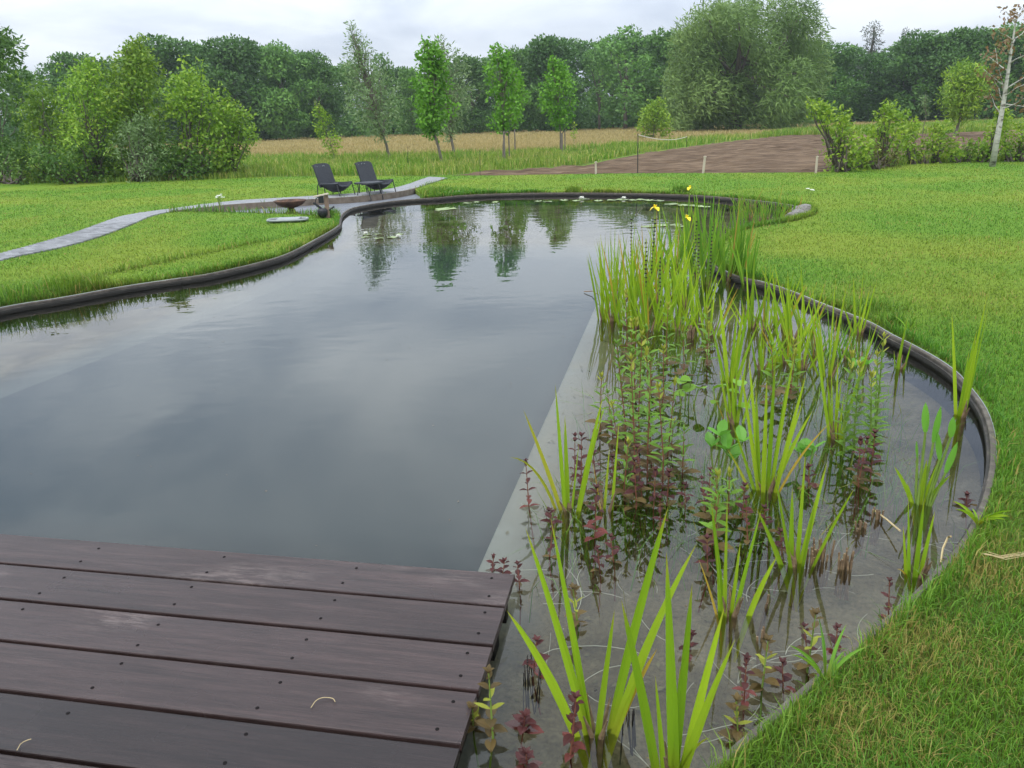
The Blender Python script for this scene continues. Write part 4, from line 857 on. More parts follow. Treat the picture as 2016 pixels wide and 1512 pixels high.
# ------------------------------------------------------------------ shrubs on the left, hedge on the right
def shrub(name, base, rows, label, mat, leaf=(0.15, 0.09), dens=260, seed=1, n=40, prad=0.5, droop=0.1, wind=(0.35, 0), depth=1.0, cat='shrub', group=None):
    b = g(*base); dist = math.hypot(b[0], b[1]); rg = random.Random(seed); pf = []; root = empty(name, tuple(b), label=label, cat=cat, group=group); mb = MB()
    for i in range(n):
        y = rows[0][0] + (rows[-1][0] - rows[0][0]) * (i + rg.random()) / n
        lo = np.interp(y, [o[0] for o in rows], [o[1] for o in rows]); hi = np.interp(y, [o[0] for o in rows], [o[2] for o in rows])
        w = (hi - lo) / 2 * dist / F; r0 = max(0.12, min(prad * rg.uniform(.55, 1.1), w * .8)); ins = min(r0 * F / dist * .6, (hi - lo) / 2)
        x = rg.uniform(lo + ins, hi - ins) if hi - lo > 2 * ins else (lo + hi) / 2
        c = Vector(at(x, y, dist + rg.uniform(-.7, 1) * w * depth) - b); c.z = max(c.z, r0 * .5); pf.append((tuple(c), (r0, r0, r0 * rg.uniform(.7, 1.0))))
        if i % 2 == 0: limb(mb, (rg.uniform(-.3, .3) * w, rg.uniform(-.2, .2), -0.03), c, 0.035, 0.008, rg, 4, 0.05, 5)
        # a whip of young growth pushing out of the clump
        if rg.random() < 0.5:
            tip = Vector(c) + Vector((rg.uniform(-.4, .7), rg.uniform(-.4, .2), rg.uniform(.3, 1.0))).normalized() * r0 * rg.uniform(1.1, 1.7)
            for t in (.4, .7, 1.0): q = Vector(c).lerp(tip, t); q.z = max(q.z, 0.1); pf.append((tuple(q), (0.13,) * 3))
    mb.build('stems', M['bark'], root, smooth=True)
    link('crown', crown_mesh('crown', pf, dens * 1.6, leaf[0] * .78, leaf[1] * .78, seed, droop, wind, 0.5), root, mat); return root
SH = 'mixed shrubs on the left behind the lawn'
shrub('overhanging_tree', (-30, 356), [(62, -60, 15), (90, -90, 55), (130, -120, 82), (175, -120, 72), (220, -120, 78), (280, -110, 60), (340, -80, 40)], 'dark leafy tree leaning in at the left edge above the lawn', M['shrub_dark'], (0.24, 0.12), 190, 201, 66, 0.65, 0.3, cat='tree')
shrub('shrub', (105, 357), [(185, 60, 110), (230, 40, 150), (290, 30, 180), (345, 30, 180)], 'shrub beside the dark leaning tree at the left, with a few pale blooms', M['shrub'], (0.16, 0.09), 250, 202, 44, 0.55, group=SH)
shrub('shrub', (185, 357), [(135, 150, 190), (180, 130, 230), (240, 120, 260), (300, 120, 260), (345, 130, 250)], 'mid-green shrub left of the tallest shrub on the left bank', M['shrub'], (0.16, 0.09), 250, 203, 56, 0.6, group=SH)
shrub('shrub', (285, 352), [(92, 232, 262), (120, 220, 300), (160, 205, 330), (220, 200, 350), (290, 210, 350), (340, 230, 340)], 'tallest bright green shrub with an uneven top on the left bank', M['shrub'], (0.17, 0.10), 230, 204, 70, 0.65, group=SH)
shrub('shrub', (380, 351), [(160, 340, 400), (190, 330, 430), (240, 330, 455), (300, 340, 450), (340, 350, 450)], 'fresh green shrub right of the tallest shrub', M['shrub'], (0.17, 0.10), 230, 205, 56, 0.55, group=SH)
shrub('shrub', (455, 348), [(205, 430, 465), (240, 420, 500), (262, 425, 515), (290, 420, 490), (335, 425, 470)], 'shrub with a branch arching out to the right over the field', M['shrub'], (0.17, 0.10), 230, 206, 44, 0.45, group=SH)
shrub('grey_shrub', (275, 357), [(245, 255, 300), (275, 225, 335), (310, 215, 350), (350, 215, 350)], 'rounded grey-green willow shrub in front of the tallest shrub', M['silver'], (0.17, 0.05), 330, 207, 40, 0.45, group=SH)
shrub('low_shrub', (150, 360), [(290, 70, 210), (320, 60, 230), (355, 60, 235)], 'low dark bramble mound in front of the left shrubs', M['shrub_dark'], (0.14, 0.10), 300, 208, 36, 0.45, group=SH)
shrub('low_shrub', (340, 354), [(300, 310, 380), (325, 300, 420), (350, 300, 430)], 'low dark shrub mound at the right foot of the grey-green shrub', M['shrub_dark'], (0.14, 0.10), 300, 209, 30, 0.4, group=SH)
shrub('low_shrub', (20, 362), [(290, -60, 60), (330, -70, 80), (358, -70, 80)], 'low shrub under the dark leaning tree at the left edge', M['shrub_dark'], (0.14, 0.10), 300, 210, 28, 0.45, group=SH)
HG = 'young hedge plants before the bare soil'
shrub('hedge_plant', (1655, 338), [(212, 1586, 1612), (230, 1600, 1632), (252, 1618, 1680), (280, 1612, 1712), (310, 1620, 1718), (334, 1640, 1705)], 'largest light-green hedge plant, with a sprig leaning to the left', M['hedge'], (0.15, 0.085), 150, 211, 64, 0.34, group=HG)
shrub('hedge_plant', (1742, 328), [(214, 1735, 1745), (236, 1715, 1762), (262, 1700, 1790), (290, 1695, 1795), (320, 1705, 1780)], 'pointed light-green hedge plant, second from the left', M['hedge'], (0.15, 0.085), 140, 212, 50, 0.32, group=HG)
shrub('hedge_plant', (1795, 323), [(236, 1770, 1790), (255, 1765, 1815), (285, 1770, 1812), (314, 1780, 1805)], 'thin hedge plant third from the left, soil showing beside it', M['hedge'], (0.15, 0.085), 130, 213, 22, 0.24, group=HG)
shrub('hedge_plant', (1845, 321), [(250, 1830, 1856), (268, 1818, 1872), (292, 1822, 1884), (314, 1835, 1880)], 'low hedge plant left of the rounded pollard, fourth from the left', M['hedge'], (0.15, 0.085), 130, 214, 26, 0.26, group=HG)
shrub('hedge_plant', (1950, 319), [(220, 1966, 1973), (255, 1940, 1985), (278, 1915, 1990), (300, 1915, 1985)], 'hedge plant right behind the pale birch trunk', M['hedge'], (0.15, 0.085), 130, 215, 28, 0.26, group=HG)
shrub('hedge_plant', (2005, 318), [(255, 1992, 2025), (278, 1985, 2040), (305, 1992, 2030)], 'hedge plant at the right edge, right of the birch', M['hedge'], (0.15, 0.085), 130, 216, 22, 0.26, group=HG)
shrub('weed_clump', (1720, 333), [(290, 1700, 1745), (318, 1690, 1780), (330, 1690, 1775)], 'dry brownish weeds between the two left hedge plants', M['mint_green'], (0.10, 0.03), 420, 217, 22, 0.22)

for i, (x, y, w_, h_) in enumerate([(1690, 332, 30, 30), (1815, 322, 24, 34), (1880, 320, 26, 26), (1905, 319, 20, 34), (1930, 319, 22, 28), (1985, 318, 22, 32)]):
    shrub('bank_weed', (x, y), [(y - h_, x - w_ * .3, x + w_ * .3), (y - h_ * .5, x - w_, x + w_), (y - 4, x - w_, x + w_)], f'low loose green weed clump on the bank under the hedge, {["leftmost", "second from the left", "third from the left", "fourth from the left", "fifth from the left", "rightmost"][i]}', M['shrub'], (0.13, 0.06), 170, 230 + i, 16, 0.22, group='weed clumps under the hedge')
# ------------------------------------------------------------------ haze
hz = MB().box((0, 195, 12.0), (600, 480, 27.4)); m_, nt_, N_, L_, out_ = node_mat('haze_air'); pv = N_('ShaderNodeVolumePrincipled'); pv.inputs['Density'].default_value = 0.00045
pv.inputs['Color'].default_value = (0.86, 0.93, 1.0, 1); L_(pv.outputs[0], out_.inputs['Volume'])
tag(hz.build('haze', m_), label='thin damp haze in the air over the garden and field', cat='haze', kind='stuff')

# ------------------------------------------------------------------ chairs, table, fire bowl, post, lid
def chair_parts(root):
    def shell(rows, name, mat, th=0.04):
        "rows of points across the width; thick shell"
        m_ = len(rows); k = len(rows[0]); V = []; Fs = []
        for r_ in rows: V += r_
        nv = len(V); gridn = [(i, j) for i in range(m_) for j in range(k)]
        nor = []
        for i in range(m_):
            for j in range(k):
                a = Vector(rows[min(i + 1, m_ - 1)][j]) - Vector(rows[max(i - 1, 0)][j]); b = Vector(rows[i][min(j + 1, k - 1)]) - Vector(rows[i][max(j - 1, 0)]); nor.append(a.cross(b).normalized())
        V = V + [tuple(Vector(V[i]) - nor[i] * th) for i in range(nv)]
        for i in range(m_ - 1):
            for j in range(k - 1):
                q = (i * k + j, i * k + j + 1, (i + 1) * k + j + 1, (i + 1) * k + j); Fs.append(q); Fs.append(tuple(nv + x for x in q[::-1]))
        bd = [(0, j) for j in range(k)] + [(i, k - 1) for i in range(1, m_)] + [(m_ - 1, j) for j in range(k - 2, -1, -1)] + [(i, 0) for i in range(m_ - 2, 0, -1)]
        ids = [i * k + j for i, j in bd]
        for a, b in zip(ids, ids[1:] + ids[:1]): Fs.append((a, nv + a, nv + b, b))
        return MB().add(V, Fs).build(name, mat, root, smooth=False)
    W2 = 0.265; ys = np.linspace(-1, 1, 11)
    rows = []
    for x in np.linspace(0.36, -0.30, 10):
        u = (0.36 - x) / 0.66; rim = 0.405 - 0.03 * u; belly = 0.20 * math.sin(PI * min(1, 0.1 + 0.85 * u)) ** 0.8
        wv = W2 * (0.93 + 0.07 * min(1, u * 6)); rows.append([(x, wv * y, rim - belly * (1 - abs(y) ** 3.5)) for y in ys])
    shell(rows, 'seat', M['rattan'])
    rows = []
    for t in np.linspace(0, 1, 12):
        x = -0.27 - 0.20 * t ** 1.1; z = 0.30 + 0.52 * t; wv = W2 * (1.0 if t < 0.8 else 1 - 0.10 * ((t - .8) / .2) ** 2)
        rows.append([(x - 0.035 * (1 - y * y), wv * y, z - (0.05 * max(0, abs(y) - .72) / .28 if t > 0.95 else 0.0)) for y in ys])
    back = shell(rows, 'backrest', M['rattan'])
    # worn pale flecks along the top
    rw = random.Random(root.name); mb = MB()
    for _ in range(6): yy = rw.uniform(-.2, .1); mb.box((-0.432, yy, 0.775 + rw.uniform(-.008, .01)), (0.012, rw.uniform(.008, .018), 0.012), Matrix.Rotation(-0.44, 3, 'Y'))
    mb.build('worn_fleck', M['plastic'], back)
    for s in (-1, 1):
        y = s * 0.25; r_ = 0.0125
        MB().tube([(0.33, y, 0.39), (0.345, y, 0.33), (0.42, y, 0.06), (0.425, y, 0.025), (0.40, y, 0.014), (-0.06, y, 0.014), (-0.085, y, 0.03), (-0.09, y, 0.06), (-0.13, y, 0.33)], r_, 7).build('leg_frame', M['metal'], root)
        MB().tube([(-0.30, y, 0.42), (-0.36, y, 0.33), (-0.40, y, 0.014)], r_, 7).build('leg', M['metal'], root)
    MB().tube([(-0.40, -0.25, 0.014), (-0.40, 0.25, 0.014)], 0.012, 7).build('runner', M['metal'], root)
GC = 'matching woven garden chairs on the terrace'
for px_, py_, rz, lb in [(663, 394.5, -0.62, 'left black woven garden chair on the terrace beside the pond'), (744, 389.5, -0.68, 'right black woven garden chair on the terrace, behind the small table')]:
    o = empty('garden_chair', tuple(g(px_, py_, TZ)), rz, label=lb, cat='chair', group=GC); chair_parts(o); o.scale = (.95, .95, 1)
tb = empty('side_table', tuple(g(729, 394.5, TZ)), -0.65, label='small low black woven side table between the two garden chairs', cat='table')
MB().box((0, 0, 0.395), (0.47, 0.47, 0.04), bev=0.012).build('table_top', M['rattan'], tb)
for s in (-1, 1):
    y = s * 0.19; MB().tube([(0.17, y, 0.38), (0.15, y, 0.28), (0.23, y, 0.05), (0.23, y, 0.02), (0.2, y, 0.013), (-0.2, y, 0.013), (-0.23, y, 0.02), (-0.23, y, 0.05), (-0.15, y, 0.28), (-0.17, y, 0.38)], 0.011, 7).build('leg_frame', M['metal'], tb)
fb = empty('fire_bowl', tuple(g(574, 421, TZ)), 0.3, label='wide rusty iron fire bowl on a flared foot', cat='fire bowl'); fb.scale = (0.94, 0.94, 0.8)
MB().lathe([(0.02, 0.175), (0.14, 0.19), (0.26, 0.25), (0.335, 0.335), (0.345, 0.337), (0.348, 0.33), (0.27, 0.235), (0.15, 0.17), (0.07, 0.15)], 32).build('bowl', M['rust'], fb, smooth=True)
MB().lathe([(0.075, 0.17), (0.07, 0.12), (0.10, 0.06), (0.17, 0.012), (0.175, 0.0)], 24).build('foot', M['rust'], fb, smooth=True)
pp = g(646, 429, 0); po = empty('lamp_post', tuple(pp), 0.15, label='short weathered post with a tilted board on top and a black lamp', cat='post')
MB().box((0.0, 0, 0.19), (0.075, 0.055, 0.42), bev=0.004).build('post', M['post'], po)
MB().box((-0.085, 0, 0.405), (0.27, 0.13, 0.018), Matrix.Rotation(-0.17, 3, 'Y')).build('top_board', M['pale_wood'], po)
MB().lathe([(0.0, 0.02), (0.05, 0.015), (0.085, 0.06), (0.095, 0.14), (0.07, 0.175), (0.0, 0.18)], 18, (-0.085, -0.02, 0.0)).build('lamp_body', M['metal'], po, smooth=True)
MB().box((-0.09, 0.0, 0.33), (0.09, 0.06, 0.12)).build('bracket', M['metal'], po)
MB().tube([(-0.10, -.02, 0.17), (-0.15, -.03, 0.22), (-0.23, -.03, 0.28)], [0.022, 0.018, 0.022], 7).build('spout', M['metal'], po)
MB().tube([(-0.09, 0, 0.38), (-0.15, 0, 0.37), (-0.19, 0, 0.32), (-0.19, -.01, 0.25), (-.17, -.02, 0.2)], 0.008, 6).build('cable', M['metal'], po)
MB().tube([(0.03, -.03, 0.14), (0.08, -.03, 0.17), (0.13, -.02, 0.20)], [0.016, 0.014, 0.02], 7).build('bracket_arm', M['metal'], po)
ld = empty('inspection_lid', tuple(g(567, 437, 0) + np.array([0, 0, 0.045])), 0.06, label='pale plastic inspection lid lying in the grass before the fire bowl', cat='lid')
mb = MB(); V = []; k = 28
MB().tube([(0.34 * math.copysign(abs(math.cos(a)) ** .6, math.cos(a)), 0.17 * math.copysign(abs(math.sin(a)) ** .6, math.sin(a)), 0.0) for a in np.linspace(0, 2 * PI, k)], 0.022, 6).build('rim', M['plastic'], ld)
MB().box((0.02, 0.0, 0.012), (0.38, 0.32, 0.022), bev=0.004).build('panel', M['plastic'], ld)
MB().box((0, 0, -0.012), (0.62, 0.28, 0.012)).build('recess', M['metal'], ld)
# flat white net bag-like lid at the far bank
b_ = g(893, 381, 0.0); o = empty('stone_slab', tuple(b_ + np.array([0, 0, 0.03])), 0.1, label='small pale flat stone at the far bank right of the terrace', cat='stone')
MB().box((0, 0, 0), (0.32, 0.18, 0.05), bev=0.02).build('slab', M['stone'], o)
# stones at the far right cove
for i, (x, y, s) in enumerate([(1584, 413, .17), (1572, 418, .12), (1560, 421, .09)]):
    rs = random.Random(i + 5); bm = bmesh.new(); bmesh.ops.create_icosphere(bm, subdivisions=2, radius=1)
    for v in bm.verts: v.co *= 1 + 0.35 * mnoise.noise(v.co * 1.3 + Vector((i * 3, 0, 0)))
    me = bpy.data.meshes.new('stone'); bm.to_mesh(me); bm.free(); q = g(x, y, 0)
    o = link('stone', me, None, M['stone']); o.location = (q[0], q[1], -0.03); o.scale = (s * 1.3, s, s * .75); o.rotation_euler = (0, 0, i)
    tag(o, ['largest grey stone at the far right cove of the pond', 'middle grey stone beside the largest one in the far right cove', 'smallest grey stone in the far right cove, nearest the water'][i], 'stone')

# ------------------------------------------------------------------ water plants
def ribbon(base, tip, w, bend, rg, n=9, side=0.0, fold=0.10, wither=0.0, g_=None):
    base, tip = Vector(base), Vector(tip); d = tip - base; L_ = d.length; ctrl = base + d * 0.36 + Vector((0, 0, bend * 1.9 * L_)); V = []; Fs = []; C = []
    vd = Vector((base.x - 0, base.y, 0)).normalized() if base.length > .001 else Vector((0, 1, 0)); ang = side if side else rg.uniform(-0.9, 0.9); gv = rg.random() if g_ is None else g_
    for i in range(n + 1):
        t = i / n; p = base * (1 - t) ** 2 + ctrl * 2 * t * (1 - t) + tip * t * t; tg = ((ctrl - base) * (1 - t) + (tip - ctrl) * t).normalized()
        s = tg.cross(Vector((math.sin(ang + 0.5 * t), math.cos(ang + 0.5 * t), 0))); s.normalize(); nn = s.cross(tg)
        ww = w / 2 * (0.62 + 0.38 * min(1, t / .3)) * (max(0.0, 1 - t) ** 0.55 if t > .55 else 1.0 - 0.0 * t) * (1 if t <= .55 else 1 / (.45 ** .55))
        V += [p - s * ww, p + nn * ww * fold * 4, p + s * ww]; C += [(t, gv, max(wither, 0.0 if t < .93 else 0.55))] * 3
    for i in range(n):
        a = i * 3
        for j in (0, 1): Fs.append((a + j, a + j + 1, a + 4 + j, a + 3 + j))
    return MB().add(V, Fs, C)
def plane_pt(B, x, y, off=0.0):
    "point on pixel ray in the upright plane through B that faces the camera, moved back by off"
    D_ = math.hypot(B[0], B[1]); f = np.array([B[0], B[1]]) / D_; d = ray(x, y); t = (D_ + off) / (d[0] * f[0] + d[1] * f[1]); return d * t + CAM
MAJOR = []
def iris(bx, by, tips, label, w=0.026, seed=0, name='iris_plant', mat='iris', cat='iris', short=None):
    B = g(bx, by, WZ); rg = random.Random(seed * 13 + 5); o = empty(name, (B[0], B[1], BEDZ), label=label, cat=cat); O = Vector((B[0], B[1], BEDZ))
    if short: MAJOR.append((bx, by, short))
    H = 0
    for q in tips:
        x, y = q[0], q[1]; bend = q[2] if len(q) > 2 else 0.06; wi = q[3] if len(q) > 3 else 0.0; ws = q[4] if len(q) > 4 else 1.0
        T = plane_pt(B, x, y, rg.uniform(-.12, .12) * 0.5); H = max(H, T[2])
        b0 = Vector((rg.uniform(-.02, .02), rg.uniform(-.02, .02), 0.0))
        ribbon(b0, Vector(T) - O, .9 * w * ws * rg.uniform(.85, 1.1), bend, rg, wither=wi).build('leaf', M[mat], o)
    # brown sheath at the foot
    mb = MB()
    for k in range(4): a = rg.uniform(0, 6.28); mb.tube([(0, 0, 0), (0.02 * math.cos(a), .02 * math.sin(a), .2), (0.05 * math.cos(a), .05 * math.sin(a), 0.25 + rg.uniform(0, .07))], [0.012, 0.009, 0.002], 5)
    mb.build('dead_sheath', M['stem_brown'], o); return o
Y = 1.0
iris(1176, 1444, [(1034, 1037, .06), (1084, 1019, .06), (1316, 996, .06), (1372, 1069, .10), (997, 1201, .12, 0, .9), (1294, 1277, .10, Y, .6), (1120, 1230, .05, 0, .6), (1210, 1200, .05, 0, .7)], 'large foreground iris with wide arching leaves, right of the deck', 0.030, 1, short='the large foreground iris')
iris(1326, 1520, [(1223, 1180, .05), (1312, 1084, .03, 0, 1.1), (1363, 1147, .03), (1426, 1195, .05), (1448, 1257, .07), (1398, 1452, .25, .4, .7), (1339, 1310, .03, 0, .8), (1290, 1330, .04, 0, .6), (1270, 1490, .3, Y, .5)], 'foreground iris with a tight fan of upright leaves at the bottom edge', 0.030, 2, short='the upright foreground iris')
iris(1439, 1207, [(1400, 987, .04), (1432, 972, .02), (1458, 1065, .02), (1500, 1000, .05), (1530, 1095, .12), (1375, 1100, .10, Y, .5), (1412, 1090, .03, 0, .7)], 'slim iris standing alone before the cut reed stumps', 0.024, 3, short='the slim lone iris')
iris(1572, 1114, [(1521, 912, .04), (1586, 890, .02), (1629, 908, .04), (1683, 960, .08), (1489, 999, .06), (1560, 960, .03), (1605, 985, .04)], 'spreading iris right beside the cut reed stumps', 0.022, 4, short='the iris by the cut reed stumps')
iris(1807, 1132, [(1788, 977, .03), (1841, 1005, .05), (1820, 980, .02), (1778, 1035, .05, 0, .8), (1765, 1120, .3, Y, .4)], 'small narrow iris near the right bank, in front of the pickerelweed', 0.020, 5, short='the small right-bank iris')
iris(1120, 1003, [(1030, 806, .06, .5), (1093, 755, .03), (1112, 817, .02), (1187, 780, .05), (1191, 795, .07), (1003, 900, .28, .4, .7), (1085, 1060, .4, .3, .4), (1140, 870, .03, 0, .8)], 'iris with a brown-tipped leaf at the pool ledge', 0.024, 6, short='the ledge iris')
iris(1193, 1003, [(1219, 827, .02), (1200, 880, .02, .2, .8), (1155, 860, .10, Y, .4)], 'two-leaved iris stem just right of the ledge iris', 0.020, 7, short='the two-leaved iris')
iris(1509, 967, [(1457, 719, .03), (1474, 699, .02), (1527, 699, .02), (1564, 694, .03), (1550, 749, .03), (1588, 734, .05), (1581, 791, .06), (1600, 808, .10), (1637, 830, .14, Y, .5), (1440, 830, .05), (1488, 760, .02), (1510, 740, .02), (1430, 880, .10, .4, .7)], 'big dense iris clump in the middle of the shallow zone', 0.022, 8, short='the big middle iris clump')
iris(1447, 833, [(1415, 725, .05), (1425, 700, .03), (1452, 690, .02), (1470, 705, .04), (1400, 770, .1, Y, .6), (1440, 720, .02), (1490, 740, .08)], 'iris behind the big middle clump, among round leaves', 0.019, 9, short='the iris among round leaves')
iris(1438, 752, [(1398, 628, .05), (1416, 577, .03), (1479, 576, .04), (1466, 600, .03), (1493, 636, .07), (1425, 640, .02), (1452, 610, .02)], 'iris with four broad leaves in a V behind the round-leaved plants', 0.028, 10, short='the broad V-shaped iris')
iris(1895, 819, [(1874, 614, .03), (1944, 580, .02), (1945, 607, .03), (1923, 650, .02), (1932, 630, .02), (1908, 690, .02, 0, .7)], 'tall iris hugging the right edging board', 0.024, 11, short='the tall right-edge iris')
iris(1646, 862, [(1603, 650, .03), (1637, 720, .01), (1650, 700, .01), (1662, 773, .02), (1732, 624, .04), (1676, 787, .06), (1546, 875, .16, Y, .7), (1628, 740, .02), (1658, 740, .02)], 'narrow iris with a bent yellow leaf left of the tall loosestrife', 0.017, 12, short='the narrow iris with a yellow leaf')
iris(1633, 741, [(1598, 557, .02), (1668, 555, .03), (1645, 550, .02), (1590, 585, .04), (1702, 610, .05), (1610, 600, .02), (1655, 640, .03), (1575, 660, .08)], 'tall crossing-leaved iris before the right bank', 0.021, 13, short='the crossing-leaved iris')
iris(1692, 655, [(1700, 532, .01), (1727, 550, .04), (1680, 545, .02), (1660, 600, .05), (1712, 570, .02)], 'iris against the edging board behind the crossing-leaved iris', 0.021, 14, short='the back edge iris')
iris(1769, 725, [(1787, 622, .02, 0, 1.6), (1778, 660, .02), (1796, 670, .05), (1760, 690, .05)], 'small plant with one wide blade beside the right edging', 0.017, 15, short='the wide-bladed plant')
def rand_tips(bx, by, H, n, spread, rg, wither=.07):
    out = []
    for k in range(n):
        u = rg.uniform(-1, 1); h = H * rg.uniform(.32, 1.06) * (1 - .22 * abs(u)); out.append((bx + u * spread + (by - 900) * 0, by - h, 0.02 + .08 * abs(u), Y if rg.random() < wither else 0.0, rg.uniform(.7, 1.1)))
    return out
ORD = ['leftmost', 'second from the left', 'third from the left', 'fourth from the left', 'fifth from the left', 'sixth from the left', 'seventh from the left', 'eighth from the left', 'ninth from the left', 'tenth from the left', 'eleventh from the left', 'twelfth from the left', 'thirteenth from the left', 'fourteenth from the left', 'fifteenth from the left']
def stand(rows, phrase, group, w, mat, name, cat, seed, wither=.07):
    for i, (x, y, H, n, sp) in enumerate(sorted(rows)):
        rg = random.Random(seed + i); o = iris(x, y, rand_tips(x, y, H, int(n * 1.55), sp * 1.4, rg, wither), f'{phrase}, {ORD[i]}', w, seed + i, name, mat, cat); o['group'] = group
stand([(1188, 628, 170, 9, 26), (1206, 632, 190, 10, 34), (1228, 640, 205, 11, 36), (1252, 645, 215, 11, 40), (1280, 650, 210, 10, 45), (1308, 640, 190, 10, 40), (1334, 650, 170, 9, 40)], 'yellow-green iris clump in the front row of the dense stand', 'front row of the dense iris stand', 0.019, 'iris', 'iris_plant', 'iris', 300)
stand([(1212, 590, 140, 9, 26), (1240, 585, 165, 10, 34), (1268, 580, 175, 10, 36), (1295, 590, 185, 10, 36), (1325, 585, 190, 10, 40), (1350, 600, 175, 9, 36), (1372, 640, 150, 9, 50), (1398, 660, 150, 8, 50)], 'yellow-green iris clump in the second row of the dense stand', 'second row of the dense iris stand', 0.019, 'iris', 'iris_plant', 'iris', 330)
stand([(1300, 512, 110, 10, 26), (1330, 520, 140, 10, 30), (1352, 500, 120, 10, 26), (1372, 545, 190, 10, 30), (1392, 560, 230, 14, 34), (1412, 520, 150, 10, 28), (1432, 552, 190, 15, 28), (1456, 548, 185, 15, 28), (1474, 560, 120, 12, 26), (1395, 490, 110, 9, 24)], 'tall blue-green reed clump at the back of the dense stand', 'reed clumps behind the irises', 0.023, 'reed', 'reed_clump', 'reeds', 360, .05)
stand([(1480, 645, 140, 8, 40), (1510, 650, 150, 8, 46), (1535, 640, 120, 7, 40), (1562, 662, 165, 8, 50), (1592, 655, 150, 8, 44), (1548, 715, 160, 9, 50), (1580, 725, 160, 8, 46), (1500, 728, 130, 8, 50)], 'iris clump between the V-shaped iris and the right bank', 'irises towards the right bank', 0.018, 'iris', 'iris_plant', 'iris', 400)
stand([(1610, 700, 100, 12, 34), (1640, 690, 105, 12, 34), (1670, 705, 100, 12, 34), (1700, 715, 95, 12, 34)], 'fine blue-green sedge tuft under the irises by the right bank', 'sedge tufts by the right bank', 0.009, 'reed', 'sedge_tuft', 'sedge', 430, .1)
stand([(1462, 420, 40, 9, 16), (1478, 428, 48, 10, 18), (1495, 434, 52, 10, 18), (1512, 430, 52, 10, 18), (1530, 434, 55, 10, 18), (1546, 428, 52, 10, 16), (1560, 424, 48, 10, 16), (1574, 418, 44, 10, 14)], 'sparse upright sedge tuft in the front of the far right cove', 'sedge tufts in the far cove', 0.014, 'reed', 'sedge_tuft', 'sedge', 450, .12)
stand([(1455, 402, 40, 9, 16), (1480, 405, 46, 9, 18), (1505, 408, 44, 9, 18), (1530, 408, 46, 9, 18), (1552, 410, 42, 9, 16)], 'sparse upright sedge tuft at the back of the far right cove', 'sedge tufts at the back of the far cove', 0.014, 'reed', 'sedge_tuft', 'sedge', 470, .12)
# flowering flags
def flag(bx, by, fx, fy, s, label, seed):
    B = g(bx, by, WZ); O = Vector((B[0], B[1], BEDZ)); o = empty('flag_iris', tuple(O), label=label, cat='iris'); T = Vector(plane_pt(B, fx, fy)) - O; rg = random.Random(seed)
    MB().tube([(0, 0, 0), T * .5 + Vector((.01, 0, 0)), T], [0.008, 0.007, 0.005], 6).build('stem', M['stem_green'], o)
    fl = MB().lathe([(0.0, -.03), (0.012, -.015), (0.010, 0.005), (0, 0.01)], 8, tuple(T)).build('flower', M['yellow'], o)
    for k in range(6):
        a = k * PI / 3 + seed; dn = k % 2 == 0; R = s * (1.0 if dn else .6); d = Vector((math.cos(a), math.sin(a), 0)); sd_ = Vector((-math.sin(a), math.cos(a), 0)); V = []; Fs = []
        for i in range(6):
            t = i / 5; p = T + d * R * t * (1 if dn else .55) + Vector((0, 0, R * ((.55 * t - 1.15 * t * t) if dn else (1.1 * t - .25 * t * t)))); w = R * (.18 + .75 * math.sin(PI * min(1, t * .8 + .1)) ** 1.2) * (.5 if i == 5 else 1) * .5
            V += [p - sd_ * w, p + sd_ * w]
        for i in range(5): Fs.append((2 * i, 2 * i + 1, 2 * i + 3, 2 * i + 2))
        MB().add(V, Fs).build('petal', M['yellow'], fl, smooth=True)
    for k in range(3): ribbon(Vector((0, 0, 0)), T * rg.uniform(.55, .9) + Vector((rg.uniform(-.12, .12), rg.uniform(-.1, .1), 0)), 0.02, .03, rg).build('leaf', M['iris'], o)
flag(1278, 560, 1290, 408, 0.055, 'yellow flag iris in bloom above the dense stand, leftmost bloom', 1)
flag(1352, 470, 1358, 369, 0.055, 'yellow flag iris bloom standing highest against the far lawn', 2)
flag(1350, 540, 1353, 428, 0.055, 'yellow flag iris bloom lowest and rightmost above the dense stand', 3)
# horsetails: dark jointed stems
for i, (bx, by, tx, ty) in enumerate([(1275, 590, 1291, 425), (1272, 640, 1272, 470), (1300, 620, 1300, 500), (1364, 560, 1372, 430), (1375, 590, 1376, 455), (1398, 560, 1402, 440), (1243, 560, 1243, 425)]):
    B = g(bx, by, WZ); O = Vector((B[0], B[1], BEDZ)); T = Vector(plane_pt(B, tx, ty)) - O; o = empty('horsetail', tuple(O), label=f'dark jointed leafless stem rising from the dense stand, {ORD[i]}', cat='horsetail', group='dark jointed stems in the dense stand')
    MB().tube([(0, 0, 0), T * .5, T], [0.006, 0.006, 0.003], 5).build('stem', M['stem_green'], o)
    n = int(T.length / 0.035); mb = MB()
    for k in range(int(n * .35), n): mb.lathe([(0.0, -.007), (0.011, -.004), (0.011, .006), (0, .008)], 6, tuple(T * (k / n)))
    mb.build('joints', M['joist'], o)
